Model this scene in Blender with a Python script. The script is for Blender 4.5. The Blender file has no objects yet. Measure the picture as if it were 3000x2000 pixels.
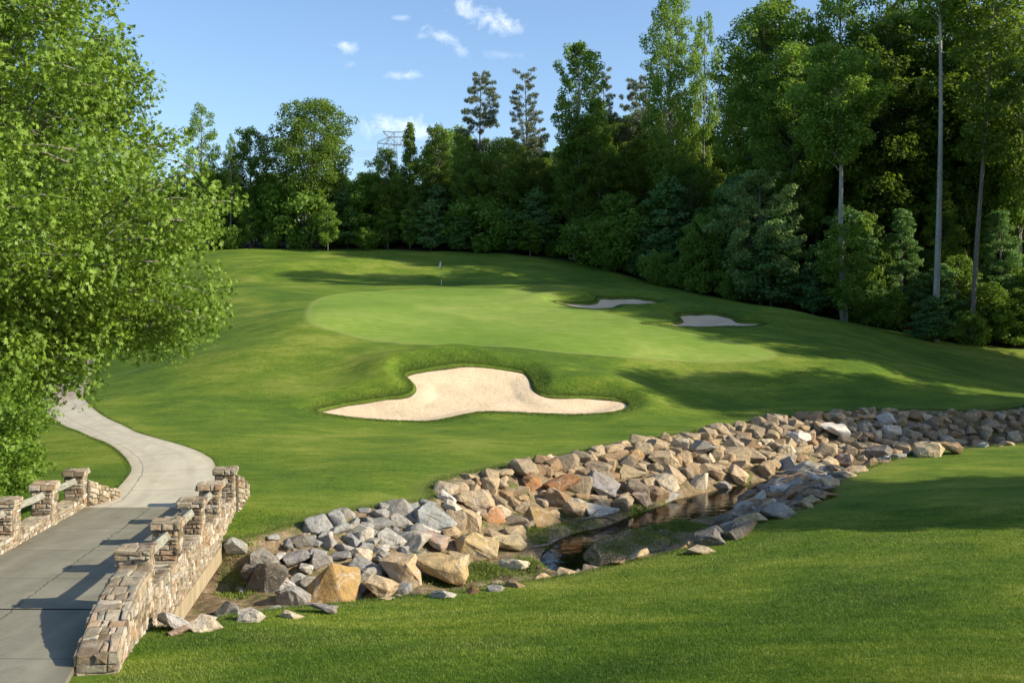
import bpy, math, random
import numpy as np
from mathutils import Vector, Matrix
from mathutils.geometry import convex_hull_2d
import bmesh
R = math.radians
rng = np.random.default_rng(7)
random.seed(7)
scene = bpy.context.scene
COL = scene.collection
F = 2917.0; HY = 850.0; CXP = 1500.0        # focal length and horizon in pixels of the 3000 px wide photograph
WATER = -8.2                                 # heights are metres relative to the eye of the camera

# ------------------------------------------------------------------ object helpers
def tag(o, label=None, cat=None, group=None, kind=None):
    if label: o['label'] = label
    if cat: o['category'] = cat
    if group: o['group'] = group
    if kind: o['kind'] = kind
    return o
def empty(name, loc=(0, 0, 0), rz=0):
    o = bpy.data.objects.new(name, None); COL.objects.link(o)
    o.location = loc; o.rotation_euler = (0, 0, rz); o.empty_display_size = .3
    return o
def mesh_np(name, verts, faces, mat=None, smooth=False, attrs=None, face_attrs=None):
    """verts (n,3); faces = (m,k) int array with k constant, or a list of such arrays"""
    me = bpy.data.meshes.new(name)
    verts = np.asarray(verts, dtype=np.float32)
    fl = faces if isinstance(faces, list) else [faces]
    fl = [np.asarray(f, dtype=np.int32) for f in fl if len(f)]
    me.vertices.add(len(verts)); me.vertices.foreach_set('co', verts.ravel())
    nl = sum(f.size for f in fl); nf = sum(len(f) for f in fl)
    me.loops.add(nl); me.loops.foreach_set('vertex_index', np.concatenate([f.ravel() for f in fl]))
    me.polygons.add(nf)
    tot = np.concatenate([np.full(len(f), f.shape[1], dtype=np.int32) for f in fl])
    st = np.concatenate([[0], np.cumsum(tot)[:-1]]).astype(np.int32)
    me.polygons.foreach_set('loop_start', st)
    me.polygons.foreach_set('loop_total', tot)
    if smooth: me.polygons.foreach_set('use_smooth', np.ones(nf, dtype=bool))
    me.update(calc_edges=True)
    for k, v in (attrs or {}).items():
        a = me.attributes.new(k, 'FLOAT', 'POINT'); a.data.foreach_set('value', np.asarray(v, dtype=np.float32))
    for k, v in (face_attrs or {}).items():
        a = me.attributes.new(k, 'FLOAT', 'FACE'); a.data.foreach_set('value', np.asarray(v, dtype=np.float32))
    if mat: me.materials.append(mat)
    return me
def link(name, me, parent=None):
    o = bpy.data.objects.new(name, me); COL.objects.link(o)
    if parent: o.parent = parent
    return o
class MB:
    """collects boxes, bars and tubes into one mesh"""
    def __init__(s): s.v = []; s.f = []; s.t = []
    def add(s, vs, fs, t=0.):
        b = len(s.v); s.v += [tuple(p) for p in vs]
        for f in fs: s.f.append([b + i for i in f]); s.t.append(t)
    def hexa(s, p, t=0.):   # 8 points: bottom 0-3, top 4-7, ccw from above
        s.add(p, [(3, 2, 1, 0), (4, 5, 6, 7), (0, 1, 5, 4), (1, 2, 6, 5), (2, 3, 7, 6), (3, 0, 4, 7)], t)
    def box(s, c, d, rz=0, t=0.):
        cx, cy, cz = c; a, b, h = d[0] / 2, d[1] / 2, d[2] / 2
        P = []
        for z in (-h, h):
            for x, y in ((-a, -b), (a, -b), (a, b), (-a, b)):
                P.append((cx + x * math.cos(rz) - y * math.sin(rz), cy + x * math.sin(rz) + y * math.cos(rz), cz + z))
        s.hexa(P, t)
    def tube(s, pts, rad, n=7, t=0., cap=True):
        pts = [Vector(p) for p in pts]
        rings = []
        up = Vector((0.13, 0.31, 1)).normalized()
        for i, p in enumerate(pts):
            d = (pts[min(i + 1, len(pts) - 1)] - pts[max(i - 1, 0)])
            d = d.normalized() if d.length > 1e-9 else Vector((0, 0, 1))
            u = d.cross(Vector((1, 0.2, 0)) if abs(d.z) > .8 else up).normalized(); w = d.cross(u)
            r = rad[i] if hasattr(rad, '__len__') else rad
            rings.append([p + (u * math.cos(2 * math.pi * k / n) + w * math.sin(2 * math.pi * k / n)) * r for k in range(n)])
        vs = [q for g in rings for q in g]; fs = []
        for i in range(len(pts) - 1):
            for k in range(n):
                fs.append((i * n + k, i * n + (k + 1) % n, (i + 1) * n + (k + 1) % n, (i + 1) * n + k))
        if cap: fs += [tuple(range(n))[::-1], tuple((len(pts) - 1) * n + k for k in range(n))]
        s.add(vs, fs, t)
    def mesh(s, name, mat, smooth=False):
        me = bpy.data.meshes.new(name); me.from_pydata(s.v, [], s.f)
        a = me.attributes.new('tint', 'FLOAT', 'FACE'); a.data.foreach_set('value', s.t)
        if smooth: me.polygons.foreach_set('use_smooth', [True] * len(me.polygons))
        me.materials.append(mat); me.update()
        return me
    def build(s, name, mat, parent=None, smooth=False):
        return link(name, s.mesh(name, mat, smooth), parent)

# ------------------------------------------------------------------ material helpers
class NT:
    def __init__(s, name, world=False):
        if world:
            s.m = bpy.data.worlds.new(name); scene.world = s.m
        else: s.m = bpy.data.materials.new(name)
        s.m.use_nodes = True; s.t = s.m.node_tree; s.t.nodes.clear()
    def n(s, typ, ins=None, **kw):
        nd = s.t.nodes.new(typ)
        for k, v in kw.items(): setattr(nd, k, v)
        for k, v in (ins or {}).items():
            sock = nd.inputs[k]
            if isinstance(v, bpy.types.NodeSocket): s.t.links.new(v, sock)
            elif isinstance(v, bpy.types.Node): s.t.links.new(v.outputs[0], sock)
            else: sock.default_value = v
        return nd
    def noise(s, vec, scale, detail=4, rough=.55, dist=0.):
        return s.n('ShaderNodeTexNoise', {'Vector': vec, 'Scale': scale, 'Detail': detail, 'Roughness': rough, 'Distortion': dist}).outputs['Fac']
    def math(s, op, a, b=0., c=None, clamp=False):
        i = {0: a, 1: b}
        if c is not None: i[2] = c
        return s.n('ShaderNodeMath', i, operation=op, use_clamp=clamp).outputs[0]
    def ramp(s, fac, stops, interp='LINEAR'):
        nd = s.n('ShaderNodeValToRGB', {'Fac': fac}); cr = nd.color_ramp; cr.interpolation = interp
        while len(cr.elements) < len(stops): cr.elements.new(.5)
        for e, (p, c) in zip(cr.elements, stops):
            e.position = p; e.color = (c[0], c[1], c[2], 1) if hasattr(c, '__len__') else (c, c, c, 1)
        return nd.outputs[0]
    def mr(s, v, a, b, c=0., d=1.):
        return s.n('ShaderNodeMapRange', {'Value': v, 'From Min': a, 'From Max': b, 'To Min': c, 'To Max': d}, clamp=True).outputs[0]
    def mix(s, fac, a, b, mode='MIX'):
        nd = s.n('ShaderNodeMix', data_type='RGBA', blend_type=mode)
        for sock, v in ((nd.inputs[0], fac), (nd.inputs[6], a), (nd.inputs[7], b)):
            if isinstance(v, bpy.types.NodeSocket): s.t.links.new(v, sock)
            elif hasattr(v, '__len__'): sock.default_value = (v[0], v[1], v[2], 1)
            else: sock.default_value = v
        return nd.outputs[2]
    def attr(s, name): return s.n('ShaderNodeAttribute', attribute_name=name).outputs['Fac']
    def pos(s): return s.n('ShaderNodeNewGeometry').outputs['Position']
    def obj(s): return s.n('ShaderNodeTexCoord').outputs['Object']
    def scale(s, vec, sc): return s.n('ShaderNodeMapping', {'Vector': vec, 'Scale': sc}).outputs[0]
    def bump(s, h, strength=.5, dist=.02, normal=None):
        i = {'Height': h, 'Strength': strength, 'Distance': dist}
        if normal is not None: i['Normal'] = normal
        return s.n('ShaderNodeBump', i).outputs[0]
    def pbr(s, col, rough=.8, normal=None, spec=.3):
        i = {'Base Color': col if isinstance(col, bpy.types.NodeSocket) else (*col, 1), 'Roughness': rough, 'Specular IOR Level': spec}
        if normal is not None: i['Normal'] = normal
        return s.n('ShaderNodeBsdfPrincipled', i).outputs[0]
    def out(s, sh):
        s.n('ShaderNodeOutputWorld' if isinstance(s.m, bpy.types.World) else 'ShaderNodeOutputMaterial', {'Surface': sh}); return s.m

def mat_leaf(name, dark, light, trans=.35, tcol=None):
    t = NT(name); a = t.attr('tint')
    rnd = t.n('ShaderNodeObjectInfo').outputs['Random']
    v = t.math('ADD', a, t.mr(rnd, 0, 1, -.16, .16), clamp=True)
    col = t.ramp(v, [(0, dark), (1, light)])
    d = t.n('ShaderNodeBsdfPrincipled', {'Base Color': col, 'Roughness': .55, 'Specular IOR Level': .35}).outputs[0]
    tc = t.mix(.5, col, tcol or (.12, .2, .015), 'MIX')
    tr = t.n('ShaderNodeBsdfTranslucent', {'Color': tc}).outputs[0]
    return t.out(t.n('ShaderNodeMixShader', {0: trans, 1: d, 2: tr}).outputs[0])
def mat_bark(name, a, b, sc=3.):
    t = NT(name); p = t.scale(t.obj(), (sc * 3, sc * 3, sc * .6))
    n1 = t.noise(p, 2.5, 6); n2 = t.noise(t.obj(), .5, 3)
    col = t.ramp(t.math('ADD', t.math('MULTIPLY', n1, .7), t.math('MULTIPLY', n2, .35)), [(.35, a), (.7, b)])
    return t.out(t.pbr(col, .9, t.bump(n1, .8, .03)))

def turf_colour(t, P):
    big = t.noise(P, .09, 4, .55, .6); mid = t.noise(t.scale(P, (.55, 1.3, 1)), .55, 5, .6, .4); fine = t.noise(t.scale(P, (1, 1.4, 1)), 5., 5, .7); mid2 = t.noise(t.scale(P, (.8, 1.7, 1)), 1.7, 5, .7, .6)
    v = t.math('ADD', t.math('MULTIPLY', big, .34), t.math('MULTIPLY', mid, .3))
    v = t.math('ADD', v, t.math('ADD', t.math('MULTIPLY', fine, .16), t.math('MULTIPLY', mid2, .2)))
    return v, fine, big, mid
TURF = [(.39, (.042, .1, .006)), (.46, (.085, .165, .01)), (.525, (.165, .24, .018)), (.6, (.31, .34, .055))]
def mat_blade():
    t = NT('grass_blade'); v, f, b, m = turf_colour(t, t.pos()); a = t.attr('tint')
    col = t.ramp(v, TURF); col = t.mix(t.mr(a, .3, 0., 0, .55), col, (.04, .085, .008)); col = t.mix(t.mr(a, .62, 1., 0, .75), col, (.42, .4, .13))
    d = t.n('ShaderNodeBsdfPrincipled', {'Base Color': col, 'Roughness': .6, 'Specular IOR Level': .25}).outputs[0]
    return t.out(t.n('ShaderNodeMixShader', {0: .3, 1: d, 2: t.n('ShaderNodeBsdfTranslucent', {'Color': col}).outputs[0]}).outputs[0])
def mat_ground():
    t = NT('turf'); P = t.pos()
    sg, sc_, ss, sw = t.attr('sd_green'), t.attr('sd_creek'), t.attr('sd_sand'), t.attr('wood')
    big = t.noise(P, .09, 4, .55, .6); mid = t.noise(t.scale(P, (.55, 1.3, 1)), .55, 5, .6, .4); fine = t.noise(t.scale(P, (1, 1.4, 1)), 5., 5, .7); vf = t.noise(P, 42., 3, .7)
    blades = t.noise(t.scale(P, (1.6, .8, 1)), 17., 4, .75)
    mid2 = t.noise(t.scale(P, (.8, 1.7, 1)), 1.7, 5, .7, .6)
    v = t.math('ADD', t.math('MULTIPLY', big, .34), t.math('MULTIPLY', mid, .3))
    v = t.math('ADD', v, t.math('ADD', t.math('MULTIPLY', fine, .16), t.math('MULTIPLY', mid2, .2)))
    col = t.ramp(v, TURF)
    speck = t.math('ADD', t.math('MULTIPLY', vf, .5), t.math('MULTIPLY', blades, .5))
    col = t.mix(t.mr(speck, .42, .6, 0., .62), col, (.04, .082, .007), 'MIX')
    col = t.mix(t.mr(blades, .54, .68, 0, .6), col, (.34, .36, .1))
    # putting green: short, pale; a light collar ring round it
    gfine = t.noise(t.scale(P, (.6, 1.6, 1)), 1.6, 5, .65)
    gcol = t.ramp(t.math('ADD', t.math('MULTIPLY', gfine, .5), t.math('MULTIPLY', big, .5)), [(.38, (.13, .215, .025)), (.5, (.175, .26, .04)), (.64, (.26, .32, .075))])
    col = t.mix(t.mr(sg, .3, -.3, 0, .8), col, gcol)
    ring = t.math('MULTIPLY', t.mr(sg, -.25, -.02), t.mr(sg, .5, .15))
    col = t.mix(t.math('MULTIPLY', ring, .35), col, (.3, .34, .1))
    # dry fringe and soil in the creek cut
    sn = t.noise(P, 1.3, 6, .7); soil = t.ramp(t.noise(P, 3.1, 7, .75), [(.3, (.08, .055, .03)), (.5, (.24, .175, .1)), (.7, (.42, .33, .21))])
    weed = t.ramp(t.noise(P, 6., 5, .7), [(.35, (.05, .08, .012)), (.65, (.15, .2, .035))])
    soil = t.mix(t.mr(sn, .5, .6, 0, .75), soil, weed)
    edge = t.math('ADD', sc_, t.math('MULTIPLY', t.math('SUBTRACT', fine, .5), 1.6))
    col = t.mix(t.mr(edge, .9, .0, 0., .55), col, (.2, .19, .06))
    col = t.mix(t.mr(edge, .12, -.1), col, soil)
    # bare rim of the bunkers
    rim = t.math('ADD', ss, t.math('MULTIPLY', t.math('SUBTRACT', fine, .5), .25))
    col = t.mix(t.mr(rim, .9, .1, 0, .25), col, (.1, .11, .02))
    col = t.mix(t.mr(rim, -.04, -.12, 0, .9), col, (.07, .045, .025))
    # leaf litter under the wood
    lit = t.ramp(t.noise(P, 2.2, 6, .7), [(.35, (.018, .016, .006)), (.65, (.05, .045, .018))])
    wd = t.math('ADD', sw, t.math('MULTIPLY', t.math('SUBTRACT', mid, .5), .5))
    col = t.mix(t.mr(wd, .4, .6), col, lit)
    hh = t.math('ADD', t.math('MULTIPLY', blades, .6), t.math('ADD', t.math('MULTIPLY', vf, .4), t.math('MULTIPLY', fine, .8)))
    isg = t.mr(sg, -.2, .2, .25, 1.)
    nd = t.n('ShaderNodeBump', {'Height': hh, 'Strength': isg, 'Distance': .07})
    return t.out(t.pbr(col, .85, nd.outputs[0], .15))

def mat_sand(name, a, b):
    t = NT(name); P = t.pos()
    wv = t.n('ShaderNodeTexWave', {'Vector': P, 'Scale': 1.1, 'Distortion': 9., 'Detail': 2., 'Detail Scale': .35}, wave_type='RINGS', rings_direction='Z').outputs['Fac']
    n1 = t.noise(P, .8, 5, .6); n2 = t.noise(P, 14., 4, .7)
    col = t.ramp(t.math('ADD', t.math('MULTIPLY', n1, .6), t.math('MULTIPLY', n2, .4)), [(.35, a), (.65, b)])
    col = t.mix(t.mr(wv, .7, 1., 0, .16), col, (.4, .3, .2))
    n5 = t.noise(P, 3.2, 5, .65); col = t.mix(t.mr(n5, .52, .7, 0, .3), col, (.42, .32, .21))
    h = t.math('ADD', t.math('MULTIPLY', wv, .22), t.math('ADD', t.math('MULTIPLY', n2, .5), t.math('MULTIPLY', n5, 1.2)))
    return t.out(t.pbr(col, .95, t.bump(h, .8, .06), .1))

def mat_concrete(name, a, b, jl, jt, stain=(.22, .21, .18), long_at=.62):
    t = NT(name)
    uv = t.n('ShaderNodeUVMap').outputs[0]; sp = t.n('ShaderNodeSeparateXYZ', {0: uv}); P = t.pos()
    n1 = t.noise(P, .7, 6, .65); n2 = t.noise(P, 18., 4, .7); n3 = t.noise(t.scale(P, (2.5, .35, 1)), 1., 5, .6)
    v = t.math('ADD', t.math('ADD', t.math('MULTIPLY', n1, .45), t.math('MULTIPLY', n2, .2)), t.math('MULTIPLY', n3, .35))
    col = t.ramp(v, [(.36, a), (.62, b)])
    # transverse joints every jt metres, one wandering longitudinal crack
    fr = t.math('PINGPONG', sp.outputs[1], jt / 2)
    wob = t.math('MULTIPLY', t.math('SUBTRACT', t.noise(t.scale(P, (1, 1, 1)), 2.2, 5, .8), .5), .09)
    cr = t.math('ABSOLUTE', t.math('ADD', t.math('SUBTRACT', sp.outputs[0], long_at), wob))
    j1 = t.mr(fr, .02, .008); j2 = t.mr(cr, .006, .002)
    tyre = t.mr(t.math('ABSOLUTE', t.math('SUBTRACT', t.math('ABSOLUTE', t.math('SUBTRACT', sp.outputs[0], .5)), .2)), .07, .02, 0, .22); col = t.mix(t.math('MULTIPLY', tyre, t.mr(n3, .4, .6)), col, (.14, .13, .11))
    n6 = t.noise(P, 1.9, 5, .7, .5); col = t.mix(t.mr(n6, .55, .7, 0, .35), col, stain)
    edge = t.mr(t.math('ABSOLUTE', t.math('SUBTRACT', sp.outputs[0], .5)), .38, .51, 0, .8)
    col = t.mix(t.math('MULTIPLY', edge, t.mr(n1, .35, .6)), col, stain)
    j = t.math('MAXIMUM', j1, t.math('MULTIPLY', j2, t.mr(n1, .25, .45, .35, 1)))
    col = t.mix(t.math('MULTIPLY', j, .8), col, (.06, .055, .045))
    h = t.math('SUBTRACT', t.math('MULTIPLY', n2, .15), j)
    return t.out(t.pbr(col, .85, t.bump(h, .5, .012), .25))

def mat_stone():
    t = NT('fieldstone'); a = t.attr('tint'); P = t.obj()
    n1 = t.noise(P, 9., 7, .7); n2 = t.noise(P, 2.2, 4, .6)
    col = t.ramp(a, [(0, (.1, .075, .05)), (.14, (.2, .15, .095)), (.32, (.36, .29, .19)), (.5, (.27, .24, .18)), (.62, (.5, .43, .31)), (.76, (.3, .175, .085)), (.9, (.56, .51, .42)), (1, (.2, .19, .17))], 'LINEAR')
    col = t.mix(t.mr(n1, .42, .68, 0, .6), col, (.12, .09, .055))
    col = t.mix(t.mr(n2, .5, .68, 0, .4), col, (.52, .47, .37))
    return t.out(t.pbr(col, .92, t.bump(n1, .9, .035), .2))
def mat_mortar():
    t = NT('mortar'); n = t.noise(t.obj(), 12., 6, .7)
    return t.out(t.pbr(t.ramp(n, [(.3, (.09, .075, .055)), (.7, (.24, .2, .15))]), .95, t.bump(n, .8, .03)))
def mat_timber():
    t = NT('weathered_timber'); P = t.obj(); n = t.noise(t.scale(P, (14, 1.2, 14)), 1.5, 6, .6); n2 = t.noise(P, 1.5, 3)
    col = t.ramp(t.math('ADD', t.math('MULTIPLY', n, .7), t.math('MULTIPLY', n2, .3)), [(.3, (.1, .095, .07)), (.5, (.25, .24, .19)), (.7, (.38, .37, .31))])
    return t.out(t.pbr(col, .85, t.bump(n, .6, .012)))
def mat_beam():
    t = NT('beam_concrete'); P = t.pos(); n = t.noise(t.scale(P, (3, 3, .5)), 1.6, 6, .6)
    return t.out(t.pbr(t.ramp(n, [(.3, (.22, .16, .09)), (.55, (.34, .27, .165)), (.75, (.4, .34, .23))]), .85, t.bump(t.noise(P, 15., 4), .3, .01)))
def mat_rock():
    t = NT('rock'); P = t.obj(); oc = t.n('ShaderNodeObjectInfo').outputs
    rr = t.math('MULTIPLY', oc['Random'], 37.)
    Pv = t.n('ShaderNodeVectorMath', {0: P, 1: t.n('ShaderNodeCombineXYZ', {0: rr, 1: rr, 2: rr}).outputs[0]}, operation='ADD').outputs[0]
    n1 = t.noise(Pv, 2.2, 8, .62, .3); n2 = t.noise(Pv, 9., 7, .72); n3 = t.noise(t.scale(Pv, (1, 1, 4)), 1.3, 4, .6)
    base = oc['Color']
    col = t.mix(t.mr(n1, .35, .7, 0, .8), base, t.mix(.55, base, (.3, .19, .085)))
    col = t.mix(t.mr(n3, .5, .72, 0, .55), col, t.mix(.6, base, (.42, .41, .38)))
    col = t.mix(t.mr(n2, .46, .68, 0, .62), col, t.mix(.75, base, (.06, .045, .03)))
    n4 = t.noise(Pv, .9, 4, .6, .8); col = t.mix(t.mr(n4, .52, .64, 0, .3), col, t.mix(.6, base, (.1, .085, .06)))
    vein = t.mr(t.math('ABSOLUTE', t.math('SUBTRACT', t.noise(Pv, 1.1, 3, .5, 1.2), .5)), .012, .004)
    col = t.mix(t.math('MULTIPLY', vein, .4), col, (.5, .48, .43))
    return t.out(t.pbr(col, .88, t.bump(t.math('ADD', t.math('MULTIPLY', n1, .6), t.math('MULTIPLY', n2, .4)), 1., .16), .2))
def mat_rock_attr(nm='rubble', stops=None):
    t = NT(nm); a = t.attr('tint'); n2 = t.noise(t.pos(), 7., 6, .7)
    col = t.ramp(a, stops or [(0, (.24, .19, .13)), (.3, (.4, .31, .19)), (.6, (.48, .35, .2)), (.8, (.3, .19, .1)), (1, (.56, .47, .33))])
    col = t.mix(t.mr(n2, .46, .68, 0, .6), col, (.1, .075, .05))
    return t.out(t.pbr(col, .9, t.bump(n2, 1., .1)))
def mat_water():
    t = NT('creek_water'); P = t.pos()
    n = t.noise(t.scale(P, (1, 1.6, 1)), 1.8, 4, .5)
    nrm = t.bump(n, .22, .05)
    g = t.n('ShaderNodeBsdfGlossy', {'Color': (.95, .95, .95, 1), 'Roughness': .03, 'Normal': nrm}).outputs[0]
    tr = t.n('ShaderNodeBsdfTransparent', {'Color': (.36, .3, .17, 1)}).outputs[0]
    fr = t.n('ShaderNodeFresnel', {'IOR': 1.33, 'Normal': nrm}).outputs[0]
    return t.out(t.n('ShaderNodeMixShader', {0: t.math('ADD', fr, .03, clamp=True), 1: tr, 2: g}).outputs[0])
def mat_plain(name, c, rough=.6, metal=0.):
    t = NT(name); n = t.noise(t.obj(), 4., 4)
    s = t.n('ShaderNodeBsdfPrincipled', {'Base Color': t.mix(t.mr(n, .3, .7, 0, .3), c, tuple(x * .75 for x in c)), 'Roughness': rough, 'Metallic': metal})
    return t.out(s.outputs[0])

M = {
    'turf': mat_ground(), 'sand': mat_sand('bunker_sand', (.56, .43, .28), (.7, .56, .38)),
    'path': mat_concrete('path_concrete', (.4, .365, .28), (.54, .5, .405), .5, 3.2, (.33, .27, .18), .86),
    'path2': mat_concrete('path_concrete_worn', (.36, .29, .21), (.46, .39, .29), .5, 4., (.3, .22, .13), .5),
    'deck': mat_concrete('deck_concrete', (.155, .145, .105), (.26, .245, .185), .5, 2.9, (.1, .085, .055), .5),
    'stone': mat_stone(), 'mortar': mat_mortar(), 'timber': mat_timber(), 'beam': mat_beam(), 'rock': mat_rock(), 'rubble': mat_rock_attr(), 'rubble_grey': mat_rock_attr('rubble_grey', [(0, (.2, .2, .18)), (.3, (.34, .33, .3)), (.6, (.26, .26, .25)), (.8, (.42, .36, .26)), (1, (.5, .48, .43))]),
    'water': mat_water(),
    'leaf_hero': mat_leaf('sycamore_leaf', (.055, .125, .01), (.21, .32, .035), .3, (.26, .38, .02)),
    'leaf_vine': mat_leaf('vine_leaf', (.07, .15, .012), (.18, .29, .03), .35, (.2, .33, .02)),
    'leaf_oak': mat_leaf('oak_leaf', (.06, .125, .014), (.17, .26, .035), .45, (.28, .4, .03)),
    'leaf_poplar': mat_leaf('poplar_leaf', (.085, .175, .018), (.22, .34, .05), .46, (.3, .44, .03)),
    'leaf_dark': mat_leaf('dark_leaf', (.055, .115, .014), (.16, .24, .032), .46, (.28, .4, .025)),
    'leaf_pale': mat_leaf('pale_leaf', (.12, .21, .06), (.25, .36, .11), .38, (.25, .36, .08)),
    'leaf_blue': mat_leaf('bluegreen_leaf', (.07, .165, .045), (.19, .31, .09), .4, (.2, .38, .06)),
    'needle': mat_leaf('pine_needle', (.1, .13, .07), (.22, .26, .15), .2, (.2, .25, .1)),
    'bark_grey': mat_bark('grey_bark', (.1, .09, .07), (.28, .26, .22)),
    'bark_pale': mat_bark('pale_bark', (.16, .15, .13), (.46, .44, .39)),
    'bark_dark': mat_bark('dark_bark', (.035, .028, .02), (.11, .09, .065)),
    'bark_pine': mat_bark('pine_bark', (.07, .05, .04), (.24, .19, .16)),
    'white': mat_plain('white_paint', (.8, .8, .8)), 'black': mat_plain('black_paint', (.03, .03, .03)),
    'cloth': mat_leaf('flag_cloth', (.8, .8, .82), (.85, .85, .86), .3, (.8, .8, .8)),
    'steel': mat_plain('galvanised_steel', (.3, .33, .36), .5, .3),
    'blade': mat_blade(),
    'fringe': mat_leaf('fringe_blade', (.045, .1, .01), (.17, .24, .03), .25),
    'weed': mat_leaf('weed_leaf', (.09, .13, .02), (.27, .36, .05), .3, (.25, .3, .05)),
}

# ------------------------------------------------------------------ terrain
def ray(px, py, Y): return ((px - CXP) / F * Y, Y, (HY - py) / F * Y)
CP = []   # control points of the lawn: (pixel x, pixel y, distance)
for a in [(400, 2000, 14), (1000, 2000, 13.5), (1500, 2000, 13), (2100, 2000, 12.6), (2500, 2000, 12.2), (3000, 2000, 12),
          (600, 1830, 18.2), (1000, 1850, 17.5), (1500, 1850, 17), (2000, 1850, 16.5), (3000, 1850, 16), (1000, 1765, 21), (1300, 1735, 22.3), (1600, 1695, 23.9),
          (2050, 1595, 27.3), (2250, 1515, 30.3), (2500, 1600, 25), (3000, 1600, 24), (2450, 1440, 34), (3000, 1440, 31.5), (2700, 1325, 41.5), (3000, 1305, 42),
          (720, 1540, 28.6), (1050, 1485, 30.7), (1270, 1450, 32.8), (1300, 1395, 35), (1600, 1335, 39.5), (2050, 1255, 47), (2500, 1195, 54), (3000, 1185, 56),
          (720, 1470, 30.8), (800, 1350, 38), (1200, 1300, 42), (800, 1250, 46), (1240, 1237, 49.5), (935, 1200, 51.5), (1840, 1190, 53), (1600, 1218, 51), (2200, 1180, 56),
          (350, 1465, 31), (430, 1390, 35), (520, 1310, 40), (300, 1210, 50), (200, 1155, 58), (220, 1090, 67), (290, 980, 85), (335, 900, 105), (150, 1350, 38),
          (1200, 1088, 56), (1400, 1066, 57.8), (1550, 1105, 56.5), (1210, 1135, 54.2), (1570, 1158, 54), (1380, 1032, 60), (1000, 1118, 55.5), (1720, 1100, 57.2),
          (905, 920, 66), (1000, 985, 63), (1300, 1002, 62), (1500, 1018, 61), (1292, 836, 96), (900, 840, 92), (1600, 850, 89), (1200, 870, 82), (1200, 930, 71),
          (1700, 940, 72), (2000, 980, 68), (2300, 1040, 64), (2550, 1075, 62), (1650, 890, 82),
          (600, 1000, 66), (500, 900, 79), (720, 1072, 58), (400, 1100, 60), (650, 850, 91), (600, 762, 112), (640, 738, 120), (900, 738, 122), (1120, 752, 116),
          (800, 800, 104), (1000, 825, 100), (1300, 772, 113), (1500, 750, 120), (1600, 812, 104), (1800, 800, 113), (1900, 848, 99),
          (1780, 890, 84), (1950, 872, 89), (2080, 940, 76), (2235, 946, 77.5), (2200, 908, 84), (2320, 925, 85), (2500, 958, 85), (2700, 1012, 82), (2850, 1047, 81), (3000, 1088, 79),
          (2700, 1085, 67), (2600, 1125, 61), (3000, 1140, 65), (2100, 1100, 60), (1800, 1062, 60)]:
    CP.append(ray(*a))
CP += [(-9, 5, -5.0), (-9, 10, -5.3), (-9, 14, -5.55), (0, 0, -3.2), (0, 6, -4.1), (14, 0, -3.3), (-14, 0, -4.6), (0, -25, -3), (30, -25, -3), (-30, -25, -4.5), (30, 10, -4.6), (30, 25, -5.7), (36, 42, -6.4),
       (-22, 12, -5.8), (-20, 28, -6.5), (-40, 40, -6.2), (-34, 20, -6), (-60, 60, -4), (-60, 110, 4), (-40, 90, 0), (-60, 140, 6), (0, 140, 7), (0, 165, 9), (30, 108, -1.6), (45, 100, -4.2), (60, 90, -5.5), (42, 140, 2.5),
       (62, 60, -6.2), (62, 120, -3), (80, 30, -5), (70, 160, 3), (-50, 170, 9), (40, 170, 7)]
CP = np.array(CP, dtype=float)
def _k(d2): return .5 * d2 * np.log(d2 + 1e-9)
def _tps_fit(P):
    n = len(P); D = ((P[:, None, :2] - P[None, :, :2]) ** 2).sum(-1)
    K = _k(D) + np.eye(n) * 6.
    Q = np.c_[np.ones(n), P[:, :2]]
    A = np.block([[K, Q], [Q.T, np.zeros((3, 3))]])
    return np.linalg.solve(A, np.r_[P[:, 2], np.zeros(3)])
WT = _tps_fit(CP)
def Hb(X, Y):
    X = np.atleast_1d(np.asarray(X, float)); Y = np.atleast_1d(np.asarray(Y, float)); shp = X.shape
    x = X.ravel(); y = Y.ravel(); out = np.empty(len(x))
    xc = np.clip(x, -75, 90); yc = np.clip(y, -30, 175)
    for i in range(0, len(x), 40000):
        a = xc[i:i + 40000, None]; b = yc[i:i + 40000, None]
        out[i:i + 40000] = _k((a - CP[:, 0]) ** 2 + (b - CP[:, 1]) ** 2) @ WT[:-3] + WT[-3] + WT[-2] * a[:, 0] + WT[-1] * b[:, 0]
    far = np.clip((np.hypot(x - xc, y - yc)) / 120, 0, 1); far = far * far * (3 - 2 * far)
    out = out * (1 - far) + 5. * far
    out += .035 * np.sin(x * .9 + .7 * np.sin(y * .5)) * np.sin(y * .7 + 1) + .05 * np.sin(x * .31 + y * .23) * np.sin(y * .37 - x * .1)
    return out.reshape(shp)
def at_px(px, py, Y): return ((px - CXP) / F * Y, Y)
MOUNDS = [(*at_px(760, 0, 104), 1.1, 7, 3.6), (*at_px(1030, 0, 108), 1.0, 6, 3.), (*at_px(1690, 0, 86), .4, 2.6, 1.5), (*at_px(2300, 0, 84), .6, 5, 2.6), (*at_px(1880, 0, 78.2), .5, 3.2, 1.4), (*at_px(1400, 0, 106), .9, 7, 3.),
          (*at_px(1250, 0, 57.6), .35, 5, 1.6), (*at_px(620, 0, 82), .5, 7, 5), (*at_px(700, 0, 60), .35, 7, 2.4), (*at_px(450, 0, 68), .4, 6, 3)]
def Hm(X, Y):
    h = Hb(X, Y); X = np.atleast_1d(X); Y = np.atleast_1d(Y)
    for (mx, my, a, sx, sy) in MOUNDS: h = h + a * np.exp(-((X - mx) / sx) ** 2 - ((Y - my) / sy) ** 2)
    return h
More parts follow.
